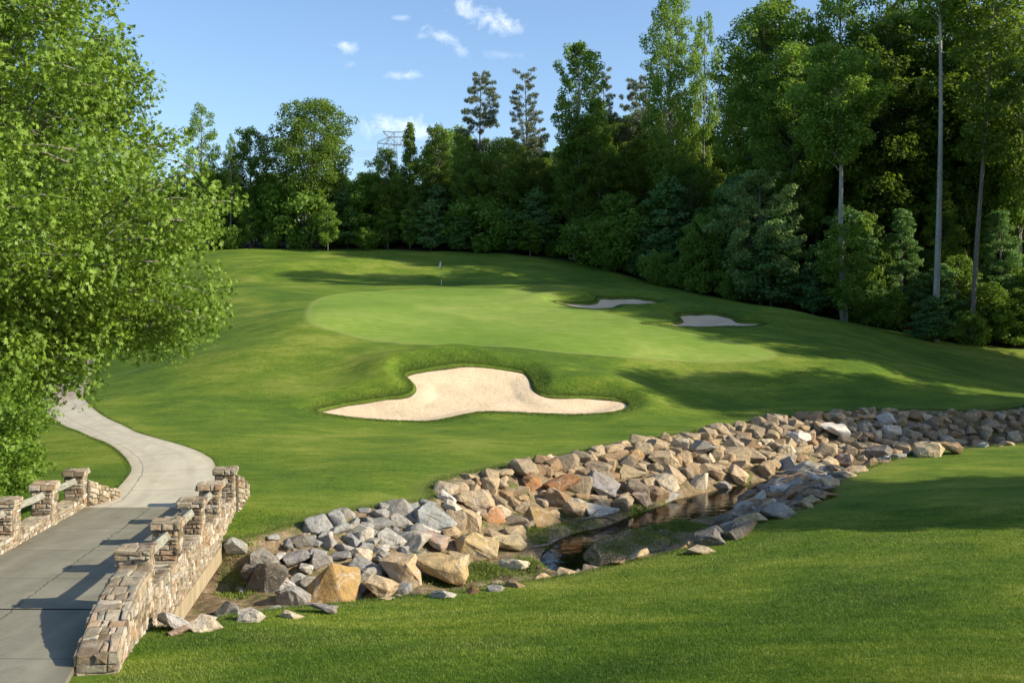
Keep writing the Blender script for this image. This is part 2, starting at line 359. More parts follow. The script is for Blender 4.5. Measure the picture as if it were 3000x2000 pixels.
def hit(px, py, hf=None, y0=9., y1=190.):
    """where the line of sight through a pixel meets the surface"""
    Ys = np.geomspace(y0, y1, 500); X = (px - CXP) / F * Ys; Z = (HY - py) / F * Ys
    g = (hf or Hm)(X, Ys); k = np.nonzero(Z < g)[0]
    if len(k) == 0: return (X[-1], Ys[-1])
    i = max(k[0], 1); a = Z[i - 1] - g[i - 1]; b = g[i] - Z[i]; t = a / (a + b + 1e-12)
    y = Ys[i - 1] + t * (Ys[i] - Ys[i - 1]); return ((px - CXP) / F * y, y)
def plane(px, py, h): y = (HY - py) and h * F / (HY - py); return ((px - CXP) / F * y, y)
def spline(P, closed=False, n=8):
    P = [np.array(p, float) for p in P]; N = len(P); out = []
    for i in range(N if closed else N - 1):
        p0, p1, p2, p3 = (P[(i - 1) % N], P[i], P[(i + 1) % N], P[(i + 2) % N]) if closed else (P[max(i - 1, 0)], P[i], P[i + 1], P[min(i + 2, N - 1)])
        for k in range(n):
            t = k / n
            out.append(.5 * (2 * p1 + (p2 - p0) * t + (2 * p0 - 5 * p1 + 4 * p2 - p3) * t * t + (3 * p1 - p0 - 3 * p2 + p3) * t ** 3))
    if not closed: out.append(P[-1])
    return np.array(out)
def dist_poly(X, Y, P, closed):
    Q = np.roll(P, -1, 0) if closed else P[1:]; A = P if closed else P[:-1]
    d = np.full(X.shape, 1e9)
    for a, b in zip(A, Q):
        e = b - a; L = e @ e + 1e-12; t = np.clip(((X - a[0]) * e[0] + (Y - a[1]) * e[1]) / L, 0, 1)
        d = np.minimum(d, (X - a[0] - t * e[0]) ** 2 + (Y - a[1] - t * e[1]) ** 2)
    return np.sqrt(d)
def inside(X, Y, P):
    c = np.zeros(X.shape, bool); Q = np.roll(P, -1, 0)
    for a, b in zip(P, Q):
        k = ((a[1] > Y) != (b[1] > Y)); dx = (b[0] - a[0]) * (Y - a[1]) / ((b[1] - a[1]) if b[1] != a[1] else 1e-12) + a[0]
        c ^= k & (X < dx)
    return c
def sdf(X, Y, P, far=6.):
    out = np.full(X.shape, far, float); lo = P.min(0) - far; hi = P.max(0) + far
    m = (X > lo[0]) & (X < hi[0]) & (Y > lo[1]) & (Y < hi[1])
    if m.any():
        d = dist_poly(X[m], Y[m], P, True); d[inside(X[m], Y[m], P)] *= -1; out[m] = np.minimum(d, far)
    return out
def px_poly(L, closed=True, n=6): return spline([hit(*p) for p in L], closed, n)

GREEN = px_poly([(906, 925), (925, 885), (1000, 862), (1200, 848), (1450, 846), (1600, 868), (1680, 900), (1800, 925), (1950, 965), (2150, 1004), (2260, 1032), (2240, 1050), (2120, 1058), (1960, 1052), (1700, 1034),
                 (1500, 1021), (1300, 1010), (1130, 1000), (1010, 975), (930, 950)])
B1 = px_poly([(934, 1200), (1010, 1182), (1100, 1168), (1185, 1157), (1214, 1140), (1208, 1118), (1188, 1095), (1240, 1082), (1300, 1072), (1380, 1066), (1460, 1074), (1530, 1086), (1556, 1110), (1572, 1142), (1610, 1156), (1700, 1160),
               (1790, 1164), (1838, 1176), (1836, 1192), (1790, 1206), (1700, 1212), (1560, 1208), (1420, 1204), (1350, 1214), (1270, 1230), (1180, 1231), (1060, 1224), (970, 1212)])
B2 = px_poly([(1625, 884), (1700, 888), (1745, 885), (1762, 872), (1850, 872), (1940, 886), (1880, 892), (1820, 893), (1790, 902), (1740, 905), (1680, 898)])
B3 = px_poly([(1885, 948), (1960, 946), (2000, 938), (1990, 922), (2060, 918), (2130, 925), (2170, 942), (2234, 946), (2200, 955), (2080, 957), (1980, 954)])
BUNK = [(B1, .6, .38), (B2, .5, .3), (B3, .55, .3)]
FAR_EDGE = spline([(-13.5, 27.0), (-10.5, 27.6), hit(690, 1578), hit(830, 1545), hit(950, 1515), hit(1050, 1490), hit(1180, 1472), hit(1275, 1456), hit(1262, 1430), hit(1310, 1400), hit(1450, 1370), hit(1600, 1342),
                   hit(1800, 1302), hit(2050, 1262), hit(2250, 1228), hit(2500, 1203), hit(2750, 1201), hit(3000, 1192), (34, 60), (44, 62)], n=4)
TOE = spline([(-13.5, 24.6)] + [plane(a, b, -8.05) for a, b in [(560, 1740), (720, 1738), (900, 1760), (1100, 1752), (1230, 1718), (1330, 1672), (1450, 1610), (1600, 1540), (1800, 1500), (2000, 1452), (2150, 1420), (2320, 1392), (2450, 1368)]] + [(17.5, 47.5), (23, 51), (33, 54), (44, 56)], n=4)
NEAR_EDGE = spline([(-13.5, 17.6), (-6.5, 17.8), hit(470, 1852), hit(560, 1828), hit(700, 1795), hit(1000, 1764), hit(1300, 1732), hit(1600, 1692), hit(1850, 1642), hit(2050, 1592), hit(2250, 1512), hit(2390, 1468), hit(2440, 1415),
                    hit(2530, 1372), hit(2700, 1322), hit(2850, 1310), (24, 43.5), (34, 45), (44, 46)], n=4)
CREEK = np.vstack([FAR_EDGE, NEAR_EDGE[::-1]])
BANK = np.vstack([FAR_EDGE, TOE[::-1]])
STREAM = spline([plane(a, b, WATER) for a, b in [(2440, 1362), (2335, 1384), (2265, 1400), (2100, 1426), (2010, 1444), (1950, 1474), (1850, 1508), (1770, 1540), (1680, 1560), (1610, 1594), (1578, 1640), (1620, 1684), (1700, 1684), (1745, 1662),
                                            (1712, 1632), (1738, 1598), (1813, 1566), (1910, 1546), (2000, 1530), (2090, 1518), (2175, 1494), (2225, 1466), (2290, 1436), (2400, 1402), (2520, 1376)]] , True, 4)
# concrete path edges beyond the bridge
PR = spline([(-8.62, 29.6)] + [hit(*p) for p in [(632, 1368), (603, 1334), (536, 1306), (430, 1276), (344, 1239), (277, 1200), (247, 1165), (250, 1140), (272, 1092), (280, 1043), (305, 985), (335, 930), (352, 895)]], n=6)
PL = spline([(-12.72, 29.6)] + [hit(*p) for p in [(306, 1468), (378, 1392), (379, 1358), (344, 1318), (287, 1288), (182, 1244), (130, 1205), (120, 1160), (140, 1110), (190, 1048), (235, 985), (290, 930), (318, 895)]], n=6)
PATHP = np.vstack([PR, PL[::-1]])
deck_z = lambda y: -5.7 - .0624 * (y - 17.6)
AX = -.1505                                   # bridge axis: dx per dy
xr = lambda y: -6.99 + AX * (y - 17.6)        # inner face of the right parapet
xl = lambda y: xr(y) - 3.88

def height(X, Y, with_attr=False):
    X = np.atleast_1d(np.asarray(X, float)); Y = np.atleast_1d(np.asarray(Y, float))
    h = Hb(X, Y); h0 = h.copy()
    # mounds at the back of the green
    for (mx, my, a, sx, sy) in MOUNDS: h = h + a * np.exp(-((X - mx) / sx) ** 2 - ((Y - my) / sy) ** 2)
    base = h.copy(); ss = np.full(X.shape, 6.)
    for P, amp, drop in BUNK:
        s = sdf(X, Y, P); ss = np.minimum(ss, s)
        lo, hi = P[:, 1].min(), P[:, 1].max(); w = np.clip((Y - lo - .15 * (hi - lo)) / (.6 * (hi - lo)), 0, 1)
        A = .03 + amp * w * (.78 + .34 * np.sin(X * .75 + 1.) * np.cos(Y * .6 + X * .2))
        lip = A * np.where(s < 1.2, np.exp(-((s - 1.2) / .62) ** 2), np.exp(-((s - 1.2) / 2.) ** 2))
        h = np.where(s > 0, h + lip, h + A * .024 + np.maximum(s, -.6) * 1.2)
    # creek cut
    sc = sdf(X, Y, CREEK); m = sc < .35
    if m.any():
        x, y = X[m], Y[m]; ed = dist_poly(x, y, FAR_EDGE, False); et = dist_poly(x, y, TOE, False); en = dist_poly(x, y, NEAR_EDGE, False)
        bank = inside(x, y, BANK); bed = -8.02 + .06 * np.sin(x * 1.7) * np.sin(y * 1.3 + x) + .05 * np.sin(x * 4.1 + y * 3)
        st = sdf(x, y, STREAM, 3.); bed = np.where(st < .25, np.minimum(bed, WATER + .03 + np.clip(st, -.8, .25) * .7), bed)
        bed = np.where((st >= .25), np.maximum(bed, WATER + .12), bed)
        t = ed / (ed + et + 1e-6); t = np.clip(t * 1.04, 0, 1); t = .35 * t + .65 * t * t * (3 - 2 * t)
        hb = h[m]; far_h = hb * (1 - t) + bed * t
        pxx = CXP + F * x / y; u = np.clip(en / (1.1 + 3.9 * np.clip((pxx - 2070) / 120, 0, 1) * np.clip((2520 - pxx) / 120, 0, 1)), 0, 1); near_h = hb * (1 - u) + bed * u
        v = np.where(bank, far_h, np.where(sc[m] < 0, near_h, hb)); h[m] = np.where(sc[m] < 0, np.minimum(v, hb), hb)
    # path bed, bridge deck corridor
    sp = sdf(X, Y, PATHP, 3.)
    ow = X < xl(Y) - .4
    on = (X > xl(Y) - .4) & (X < xr(Y) + .45) & (Y > 4) & (Y < 18.3)
    h = np.where(on, np.minimum(h, deck_z(Y) - .12), h)
    on2 = (X > xl(Y) - .4) & (X < xr(Y) + .3) & (Y >= 26.9) & (Y < 31)
    h = np.where(on2, np.minimum(h, deck_z(Y) - .12), h)
    h = np.where(sp < .1, h - .05 * np.clip((.1 - sp) / .2, 0, 1), h)
    if not with_attr: return h
    sg = sdf(X, Y, GREEN)
    return h, dict(sd_green=sg, sd_creek=sc, sd_sand=ss, wood=wood_mask(X, Y)), base, sp
WOODLINE = spline([(-90, 108), (-60, 120), at_px(500, 0, 124), at_px(900, 0, 127), at_px(1300, 0, 122), at_px(1600, 0, 121), at_px(1800, 0, 114), (20, 101), (28, 95), (36, 93), (44, 90), (60, 92), (95, 86), (400, 90), (400, 600), (-400, 600), (-400, 100)], True, 4)
def wood_mask(X, Y):
    s = sdf(X, Y, WOODLINE, 6.); return np.clip(.5 - s / 3., 0, 1)

def build_ground():
    u = np.concatenate([np.linspace(-6, -.75, 40)[:-1], np.linspace(-.75, .75, 640), np.linspace(.75, 6, 40)[1:]])
    ys = [-27.]
    while ys[-1] < 150:
        y = ys[-1]; ys.append(y + (2. if y < 6 else .09 if y < 22 else .0042 * y if y < 110 else .9))
    while ys[-1] < 4000: ys.append(ys[-1] * 1.08)
    ys = np.array(ys)
    off = np.clip(30 - ys * .55, 0, 40)          # keeps some width near the camera
    off = np.where(ys > 10, np.clip(8 - (ys - 10) * .3, 2, 8), off)
    X = u[None, :] * (np.abs(ys) * .95 + off)[:, None]; Y = np.repeat(ys[:, None], len(u), 1)
    h, at, base, sp = height(X, Y, True)
    nr, nc = X.shape; V = np.stack([X, Y, h], -1).reshape(-1, 3)
    i = np.arange(nr * nc).reshape(nr, nc)
    Q = np.stack([i[:-1, :-1], i[:-1, 1:], i[1:, 1:], i[1:, :-1]], -1).reshape(-1, 4)
    me = mesh_np('ground', V, Q, M['turf'], True, {k: v.ravel() for k, v in at.items()})
    o = link('ground', me); tag(o, 'mown green golf turf with rolling mounds and a putting green', 'lawn', kind='structure')
build_ground()

def sheet(name, P, fn, mat, res, label=None, cat=None, kind=None, margin=.25):
    lo = P.min(0) - 1; hi = P.max(0) + 1
    xs = np.arange(lo[0], hi[0], res); ys = np.arange(lo[1], hi[1], res)
    X, Y = np.meshgrid(xs, ys); s = sdf(X, Y, P); Z = fn(X, Y, s)
    keep = s < margin; i = np.arange(X.size).reshape(X.shape)
    q = np.stack([i[:-1, :-1], i[:-1, 1:], i[1:, 1:], i[1:, :-1]], -1).reshape(-1, 4)
    q = q[keep.ravel()[q].all(1)]; used, inv = np.unique(q, return_inverse=True)
    V = np.stack([X.ravel(), Y.ravel(), Z.ravel()], -1)[used]
    o = link(name, mesh_np(name, V, inv.reshape(-1, 4), mat, True)); return tag(o, label, cat, kind=kind)
def sand_fn(X, Y, s):
    h = Hb(X, Y)
    for (mx, my, a, sx, sy) in MOUNDS: h = h + a * np.exp(-((X - mx) / sx) ** 2 - ((Y - my) / sy) ** 2)
    return h - .13 - .16 * np.clip(-s / 1.2, 0, 1) ** 2 + .02 * np.sin(X * 2.1) * np.sin(Y * 2.7)
for P, lab in ((B1, 'large three lobed pale sand bunker in front of the putting green'), (B2, 'shaded sand bunker behind the right side of the green, the farther of two'), (B3, 'shaded sand bunker right of the green, below the farther shaded one')):
    sheet('sand_bunker', P, sand_fn, M['sand'], .12, lab, 'bunker', margin=.0 + .3)
WP = np.array([(-13.4, 18.), (-7, 18.2), (0, 22), (12, 31), (20, 43), (43, 47), (43, 56), (30, 53.5), (20, 49.5), (9, 41.5), (0, 33), (-6, 28), (-13.4, 26)])
me = bpy.data.meshes.new('creek_water'); me.from_pydata([(x, y, WATER) for x, y in WP], [], [list(range(len(WP)))])
me.materials.append(M['water']); tag(link('water', me), 'shallow brown creek water', 'creek', kind='structure')

# path and apron
def ribbon(name, A, B, zf, mat, thick=.1, label=None, lift=.02, wide=8):
    n = 160
    def resamp(P):
        L = np.r_[0, np.cumsum(np.hypot(*np.diff(P, axis=0).T))]; s = np.linspace(0, L[-1], n)
        return np.stack([np.interp(s, L, P[:, 0]), np.interp(s, L, P[:, 1])], -1), L[-1]
    # pair the edges so that cross lines stay square to the path
    A, la = resamp(A); B, lb = resamp(B)
    w = np.linspace(0, 1, wide + 1); G = A[:, None] * (1 - w[None, :, None]) + B[:, None] * w[None, :, None]
    Z = zf(G[..., 0], G[..., 1]) + lift
    V = np.concatenate([G, Z[..., None]], -1).reshape(-1, 3); k = wide + 1
    i = np.arange(n * k).reshape(n, k); Q = np.stack([i[:-1, :-1], i[1:, :-1], i[1:, 1:], i[:-1, 1:]], -1).reshape(-1, 4)
    base = len(V); E = []
    for col in (0, k - 1):
        top = np.arange(n) + len(V); bot = top + n; V = np.vstack([V, V[i[:, col]], V[i[:, col]] - [0, 0, thick]])
        q = np.stack([top[:-1], bot[:-1], bot[1:], top[1:]], -1); E.append(q if col == 0 else q[:, ::-1])
    Q = np.vstack([Q] + E); me = mesh_np(name, V, Q, mat, True)
    uvl = me.uv_layers.new(name='UVMap'); s = np.linspace(0, (la + lb) / 2, n)
    U = np.stack([np.repeat(w[None], n, 0), np.repeat(s[:, None], k, 1)], -1).reshape(-1, 2); U = np.vstack([U, U[i[:, 0]], U[i[:, 0]], U[i[:, -1]], U[i[:, -1]]])
    vi = np.empty(len(me.loops), np.int32); me.loops.foreach_get('vertex_index', vi); uvl.data.foreach_set('uv', U[vi].ravel().astype(np.float32))
    return tag(link(name, me), label, kind='structure')
def zpath(X, Y):
    t = np.clip((Y - 30) / 3., 0, 1); return (1 - t) * (deck_z(Y) - .02) + t * Hm(X, Y)
n1 = 8 * 6 + 0
cut = 43
ribbon('path', PR[:cut + 1], PL[:cut + 1], zpath, M['path'], label='pale concrete cart path curving up from the bridge')
ribbon('path', PR[cut:], PL[cut:], zpath, M['path2'], label='worn tan upper stretch of the cart path')
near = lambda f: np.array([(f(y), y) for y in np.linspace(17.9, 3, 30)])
ribbon('path', near(lambda y: xl(y) - .02 - .12 * max(0, 14 - y) * .2), near(lambda y: xr(y) + .02 + .1 * max(0, 15.5 - y)), lambda X, Y: deck_z(Y) - .035, M['deck'], label='concrete approach slab before the bridge')

# ------------------------------------------------------------------ the stone bridge
def two_mat(mb, name, parent, m1=None, m2=None):
    me = mb.mesh(name, m1 or M['stone']); me.materials.append(m2 or M['mortar'])
    me.polygons.foreach_set('material_index', [1 if t < 0 else 0 for t in mb.t]); return link(name, me, parent)
def stones(mb, O, U, V, w, h, cw=.2, ch=.1, prot=.03, tall=.12, tint=(0, 1), wob=.35):
    """rubble facing on the parallelogram O + a U + b V (a in 0..w, b in 0..h)"""
    O, U, V = Vector(O), Vector(U), Vector(V); N = U.cross(V).normalized()
    y = 0.; rows = []
    while y < h - ch * .4:
        r = ch * random.uniform(.6, 1.45); r = r if y + r < h - ch * .5 else h - y
        rows.append((y, y + r)); y += r
    ph = [random.uniform(0, 6) for _ in range(len(rows) + 1)]
    def yy(k, y, x): return y if (y <= 1e-6 or y >= h - 1e-6) else y + math.sin(x * 7 + ph[k]) * ch * .16 * wob * 2 + math.sin(x * 17 + ph[k] * 2) * ch * .1 * wob
    for k, (a, b) in enumerate(rows):
        x = 0.
        while x < w - 1e-4:
            s = cw * random.uniform(.4, 1.7) * (1 if b - a > ch * .8 else 1.3)
            if x + s > w - cw * .3: s = w - x
            g = random.uniform(.004, .011); x0, x1 = x + g, x + s - g
            sk = random.uniform(-.2, .2) * (b - a)
            pts = [(x0 + (sk if x > 0 else 0) * .3, yy(k, a, x0) + g), ((x0 + x1) / 2, yy(k, a, (x0 + x1) / 2) + g * random.uniform(.5, 2)), (x1, yy(k, a, x1) + g), (x1 - g * random.uniform(-1, 1.5), (a + b) / 2 + random.uniform(-.1, .1) * (b - a)),
                   (x1 - (sk if x + s < w else 0) * .3, yy(k + 1, b, x1) - g), ((x0 + x1) / 2, yy(k + 1, b, (x0 + x1) / 2) - g * random.uniform(.5, 2)), (x0, yy(k + 1, b, x0) - g), (x0 + g * random.uniform(-1, 1.5), (a + b) / 2 + random.uniform(-.1, .1) * (b - a))]
            cx = sum(p[0] for p in pts) / 8; cy = sum(p[1] for p in pts) / 8
            p = prot * random.uniform(.35, 1.5); tx, ty = random.uniform(-.012, .012), random.uniform(-.012, .012)
            ins = min(.022, (x1 - x0) * .16, (b - a) * .22)
            v0 = [O + U * q[0] + V * q[1] - N * .01 for q in pts]
            def inn(q, f, d): 
                dx, dy = cx - q[0], cy - q[1]; L = math.hypot(dx, dy) + 1e-6; return O + U * (q[0] + dx / L * f) + V * (q[1] + dy / L * f) + N * (d + tx * (q[0] - cx) * 10 + ty * (q[1] - cy) * 10)
            v1 = [inn(q, ins * .35, p * .75) for q in pts]; v2 = [inn(q, ins * 1.6, p * random.uniform(.9, 1.12)) for q in pts]; c = inn((cx + 1e-3, cy), 0, p * random.uniform(1, 1.25))
            fs = []
            for i in range(8):
                j = (i + 1) % 8; fs += [(i, j, 8 + j, 8 + i), (8 + i, 8 + j, 16 + j, 16 + i), (16 + i, 16 + j, 24)]
            mb.add(v0 + v1 + v2 + [c], fs, random.uniform(*tint)); x += s
def prism_from(cs, z0s, z1s):   # 4 plan corners ccw
    return [(c[0], c[1], z) for c, z in zip(cs, z0s)] + [(c[0], c[1], z) for c, z in zip(cs, z1s)]
ax = Vector((AX, 1, -.0624)); axh = Vector((AX, 1, 0)).normalized(); nx = Vector((axh.y, -axh.x, 0))
bridge = empty('stone_bridge', (float(xr(23.5)) - 1.9, 23.5, float(deck_z(23.5)))); tag(bridge, 'fieldstone bridge with piers and timber rails carrying the cart path over the creek', 'bridge')
BL = Vector(bridge.location)
def bl(o): o.location = -BL; return o      # parts are written in scene coordinates
PW = .54
def pier(px, py, base, top, pw=PW, red=False, out_drop=0.):
    mb = MB(); c = Vector((px, py, 0)); a, b = nx * pw / 2, axh * pw / 2
    P = [c - a - b, c + a - b, c + a + b, c - a + b]
    z1 = top - .17
    ins = .02
    q = [c + (p - c) * (1 - ins / pw * 2) for p in P]
    mb.hexa(prism_from(q, [base] * 4, [z1 + .01] * 4), -1)
    for k in range(4):
        p0, p1 = q[k], q[(k + 1) % 4]; U = (p1 - p0); L = U.length; U.normalize()
        stones(mb, (p0.x, p0.y, base), U, (0, 0, 1), L, z1 - base, .19, .095, .026, tint=(0, .95))
    o = bl(two_mat(mb, 'pier', bridge))
    mb = MB(); e = pw / 2 + .035; a, b = nx * e, axh * e; P = [c - a - b, c + a - b, c + a + b, c - a + b]
    z0, z2 = z1, top - .02
    mb.hexa(prism_from(P, [z0] * 4, [z2] * 4), -1)
    for k in range(4):
        p0, p1 = P[k], P[(k + 1) % 4]; U = (p1 - p0); L = U.length; U.normalize()
        stones(mb, (p0.x, p0.y, z0), U, (0, 0, 1), L, z2 - z0, .25, .09, .024, tint=(.05, .8) if not red else (.6, .85))
    stones(mb, (P[0].x, P[0].y, z2), nx, axh, 2 * e, 2 * e, .24, .22, .02, tint=(.05, .6) if not red else (.55, .85))
    cap = two_mat(mb, 'cap', o)
RY = [17.6 + 2.93 * k for k in range(5)]
def ctr(side, y):
    x = xr(y) if side > 0 else xl(y); c = Vector((x, y, 0)) + nx * (PW / 2) * side; return c + axh * PW / 2
for k, y in enumerate(RY):
    c = ctr(1, y); pier(c.x, c.y, deck_z(y) - .05, deck_z(y) + 1.1 + (.06 if k == 4 else 0), PW + (.03 if k == 4 else 0), red=(k == 3))
LY = [17.6 + 2.93 * k for k in range(0, 5)]
for k, y in enumerate(LY):
    c = ctr(-1, y); pier(c.x, c.y, deck_z(y) - .05, deck_z(y) + 1.12, red=k in (3,))
BO = .98       # how far the outer stone face reaches below the deck
def low_wall(side, y0, y1, top=.3):
    """continuous low wall between the piers with its outer face running down to the edge beam"""
    mb = MB(); x = xr if side > 0 else xl
    ins = .03
    def pt(y, off): c = Vector((x(y), y, 0)) + nx * off * side; return c
    zt = lambda y: deck_z(y) + top
    i0, i1, o0, o1 = pt(y0, ins), pt(y1, ins), pt(y0, PW - ins), pt(y1, PW - ins)
    zb = -.62 if side > 0 else -.5
    cs = [i0, o0, o1, i1] if side > 0 else [o0, i0, i1, o1]
    ys = [c.y for c in cs]
    mb.hexa(prism_from(cs, [deck_z(v) + zb for v in ys], [zt(v) - .02 for v in ys]), -1)
    L = (i1 - i0).length; S = Vector((i1.x - i0.x, i1.y - i0.y, deck_z(y1) - deck_z(y0))); SL = S.length; S.normalize()
    # outer face, inner face, top
    if side > 0:
        stones(mb, (o0.x, o0.y, deck_z(y0) + zb), S, (0, 0, 1), SL, top - .02 - zb, .16, .12, .04, tint=(.1, 1))
        stones(mb, (i1.x, i1.y, deck_z(y1) - .03), -S, (0, 0, 1), SL, top + .01, .2, .1, .025, tint=(0, .8))
        stones(mb, (i0.x, i0.y, zt(y0) - .02), nx, S, (o0 - i0).length, SL, .26, .16, .022, tint=(0, .7))
    else:
        stones(mb, (i0.x, i0.y, deck_z(y0) - .03), S, (0, 0, 1), SL, top + .01, .2, .1, .025, tint=(.1, .95))
        stones(mb, (o1.x, o1.y, deck_z(y1) + zb), -S, (0, 0, 1), SL, top - .02 - zb, .25, .14, .03)
        stones(mb, (o0.x, o0.y, zt(y0) - .02), nx, S, (o0 - i0).length, SL, .26, .16, .022, tint=(0, .7))
    bl(two_mat(mb, 'low_wall', bridge))
    mb = MB(); z = lambda y: deck_z(y)
    a0, a1 = pt(y0, .05), pt(y1, .05); b0, b1 = pt(y0, PW + .015), pt(y1, PW + .015)
    cs = [a0, b0, b1, a1] if side > 0 else [b0, a0, a1, b1]
    mb.hexa(prism_from(cs, [z(c.y) + zb - .42 for c in cs], [z(c.y) + zb - .005 for c in cs]))
    bl(mb.build('edge_beam', M['beam'], bridge))
low_wall(1, RY[0] + .1, RY[4] + .4); low_wall(-1, LY[0] + .1, LY[4] + .4)
# deck slab
mb = MB(); n = 24; vs = []; fs = []
y0, y1 = 17.9, 29.6
V = []; 
for k in range(n + 1):
    y = y0 + (y1 - y0) * k / n
    for w in (0, 1): V.append((xl(y) - .02 + w * 3.92, y, deck_z(y)))
for k in range(n + 1):
    y = y0 + (y1 - y0) * k / n
    for w in (0, 1): V.append((xl(y) - .02 + w * 3.92, y, deck_z(y) - .35))
m_ = 2 * (n + 1)
for k in range(n): fs += [(2 * k, 2 * k + 1, 2 * k + 3, 2 * k + 2), (m_ + 2 * k, m_ + 2 * k + 2, m_ + 2 * k + 3, m_ + 2 * k + 1)]
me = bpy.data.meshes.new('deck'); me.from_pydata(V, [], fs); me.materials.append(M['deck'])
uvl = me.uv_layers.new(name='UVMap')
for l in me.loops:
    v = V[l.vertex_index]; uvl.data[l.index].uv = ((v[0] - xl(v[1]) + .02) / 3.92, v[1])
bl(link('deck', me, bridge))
# rails
def rail(side, ya, yb):
    off = PW * .5; x = xr if side > 0 else xl; g = .0
    a = Vector((x(ya + PW - .06), ya + PW - .06, deck_z(ya) + .8)) + nx * off * side; b = Vector((x(yb + .06), yb + .06, deck_z(yb) + .8)) + nx * off * side
    d = (b - a).normalized(); u = Vector((nx.x, nx.y, 0)); v = u.cross(d); th = R(24); s = .088
    mb = MB(); N = 10; V = []
    prof = [(-s, -s * .8), (-s * .8, -s), (s * .8, -s), (s, -s * .8), (s, s * .8), (s * .8, s), (-s * .8, s), (-s, s * .8)]
    for k in range(N + 1):
        c = a + (b - a) * k / N + Vector((0, 0, -.012 * math.sin(math.pi * k / N)))
        for (p, q) in prof:
            r = 1 + random.uniform(-.04, .04); V.append(c + u * (p * math.cos(th) - q * math.sin(th)) * r + v * (p * math.sin(th) + q * math.cos(th)) * r)
    F_ = [(k * 8 + i, k * 8 + (i + 1) % 8, (k + 1) * 8 + (i + 1) % 8, (k + 1) * 8 + i) for k in range(N) for i in range(8)] + [tuple(range(8))[::-1], tuple(N * 8 + i for i in range(8))]
    mb.add(V, F_); bl(mb.build('rail', M['timber'], bridge))
for k in range(4): rail(1, RY[k], RY[k + 1]); rail(-1, LY[k], LY[k + 1])
# wing walls: plan line from the pier outwards, falling top
def wing(pts, wid, name='wing_wall', face_out=1, tint=(0, .95)):
    """pts: list of (x, y, ztop, zbase); wid: thickness; built to the right hand side of the line"""
    mb = MB(); P = [Vector((p[0], p[1], 0)) for p in pts]; off = []
    for i, p in enumerate(P):
        d = (P[min(i + 1, len(P) - 1)] - P[max(i - 1, 0)]).normalized(); off.append(p + Vector((d.y, -d.x, 0)) * wid)
    for i in range(len(P) - 1):
        a, b, c, d = P[i], off[i], off[i + 1], P[i + 1]
        za, zb = pts[i][2], pts[i + 1][2]; ba, bb = pts[i][3], pts[i + 1][3]
        sh = .022; cs = [a, b, c, d]
        cen = (a + b + c + d) / 4; q = [p + (cen - p).normalized() * sh if False else p for p in cs]
        mb.hexa(prism_from(q, [ba, ba, bb, bb], [za - .02, za - .02, zb - .02, zb - .02]), -1)
        for (p0, p1, z0, z1, q0, q1) in ((b, c, za, zb, ba, bb), (d, a, zb, za, bb, ba)):
            L = (p1 - p0).length; zz0 = min(q0, q1); S = Vector((p1.x - p0.x, p1.y - p0.y, z1 - z0)); SL = S.length; S.normalize(); hh = max(z0 - q0, z1 - q1)
            stones(mb, (p0.x, p0.y, z0 - .02 - hh), S, (0, 0, 1), SL, hh, .2, .13, .045 if p0 is b else .03, tint=tint)
        S = Vector((d.x - a.x, d.y - a.y, zb - za)); SL = S.length; S.normalize(); W = (b - a); wl = W.length; W.normalize()
        stones(mb, (a.x, a.y, za - .02), W, S, wl, SL, .24, .24, .028, tint=(.1, .85))
    a, b, z, bz = P[-1], off[-1], pts[-1][2], pts[-1][3]
    U = (a - b); L = U.length; U.normalize(); stones(mb, (b.x, b.y, bz), U, (0, 0, 1), L, z - bz - .02, .26, .13, .03, tint=(0, .6))
    bl(two_mat(mb, name, bridge))
# near wing on the right: runs towards the camera from the first pier, line is its left (inner) edge seen from the deck
def rw(px, y, dz): return ((px - CXP) / F * y, y, dz, 0)
yy_ = [17.75, 16.9, 16.0, 15.25, 14.75]; zz_ = [-4.88, -4.99, -5.12, -5.24, -5.33]; xx_ = [-6.985, -6.87, -6.71, -6.53, -6.41]
wing([(xx_[i] + .56, yy_[i], zz_[i], [-6.9, -6.7, -6.4, -6.1, -5.95][i]) for i in range(5)], .56)
# far wing on the right, flaring away
wing([(-8.25, 29.75, -5.45, -7.6), (-8.1, 30.3, -5.75, -7.2), (-8.12, 30.9, -6.1, -7.), (-8.35, 31.4, -6.4, -6.9)][::1], -.5) if False else None
def wing_r(pts, wid): wing(pts, wid)
fx = xr(29.35)
wing([(fx - .02, 29.75, -5.5, -7.6), (fx - .04, 30.4, -5.7, -7.3), (fx - .1, 31.0, -5.95, -7.1), (fx - .2, 31.6, -6.25, -7.0)], .58)
lx = xl(29.35)
wing([(lx - .58, 29.75, -5.65, -7.2), (lx - .55, 30.4, -5.88, -7.1), (lx - .45, 31.0, -6.1, -7.0), (lx - .3, 31.6, -6.3, -7.0)], .58)

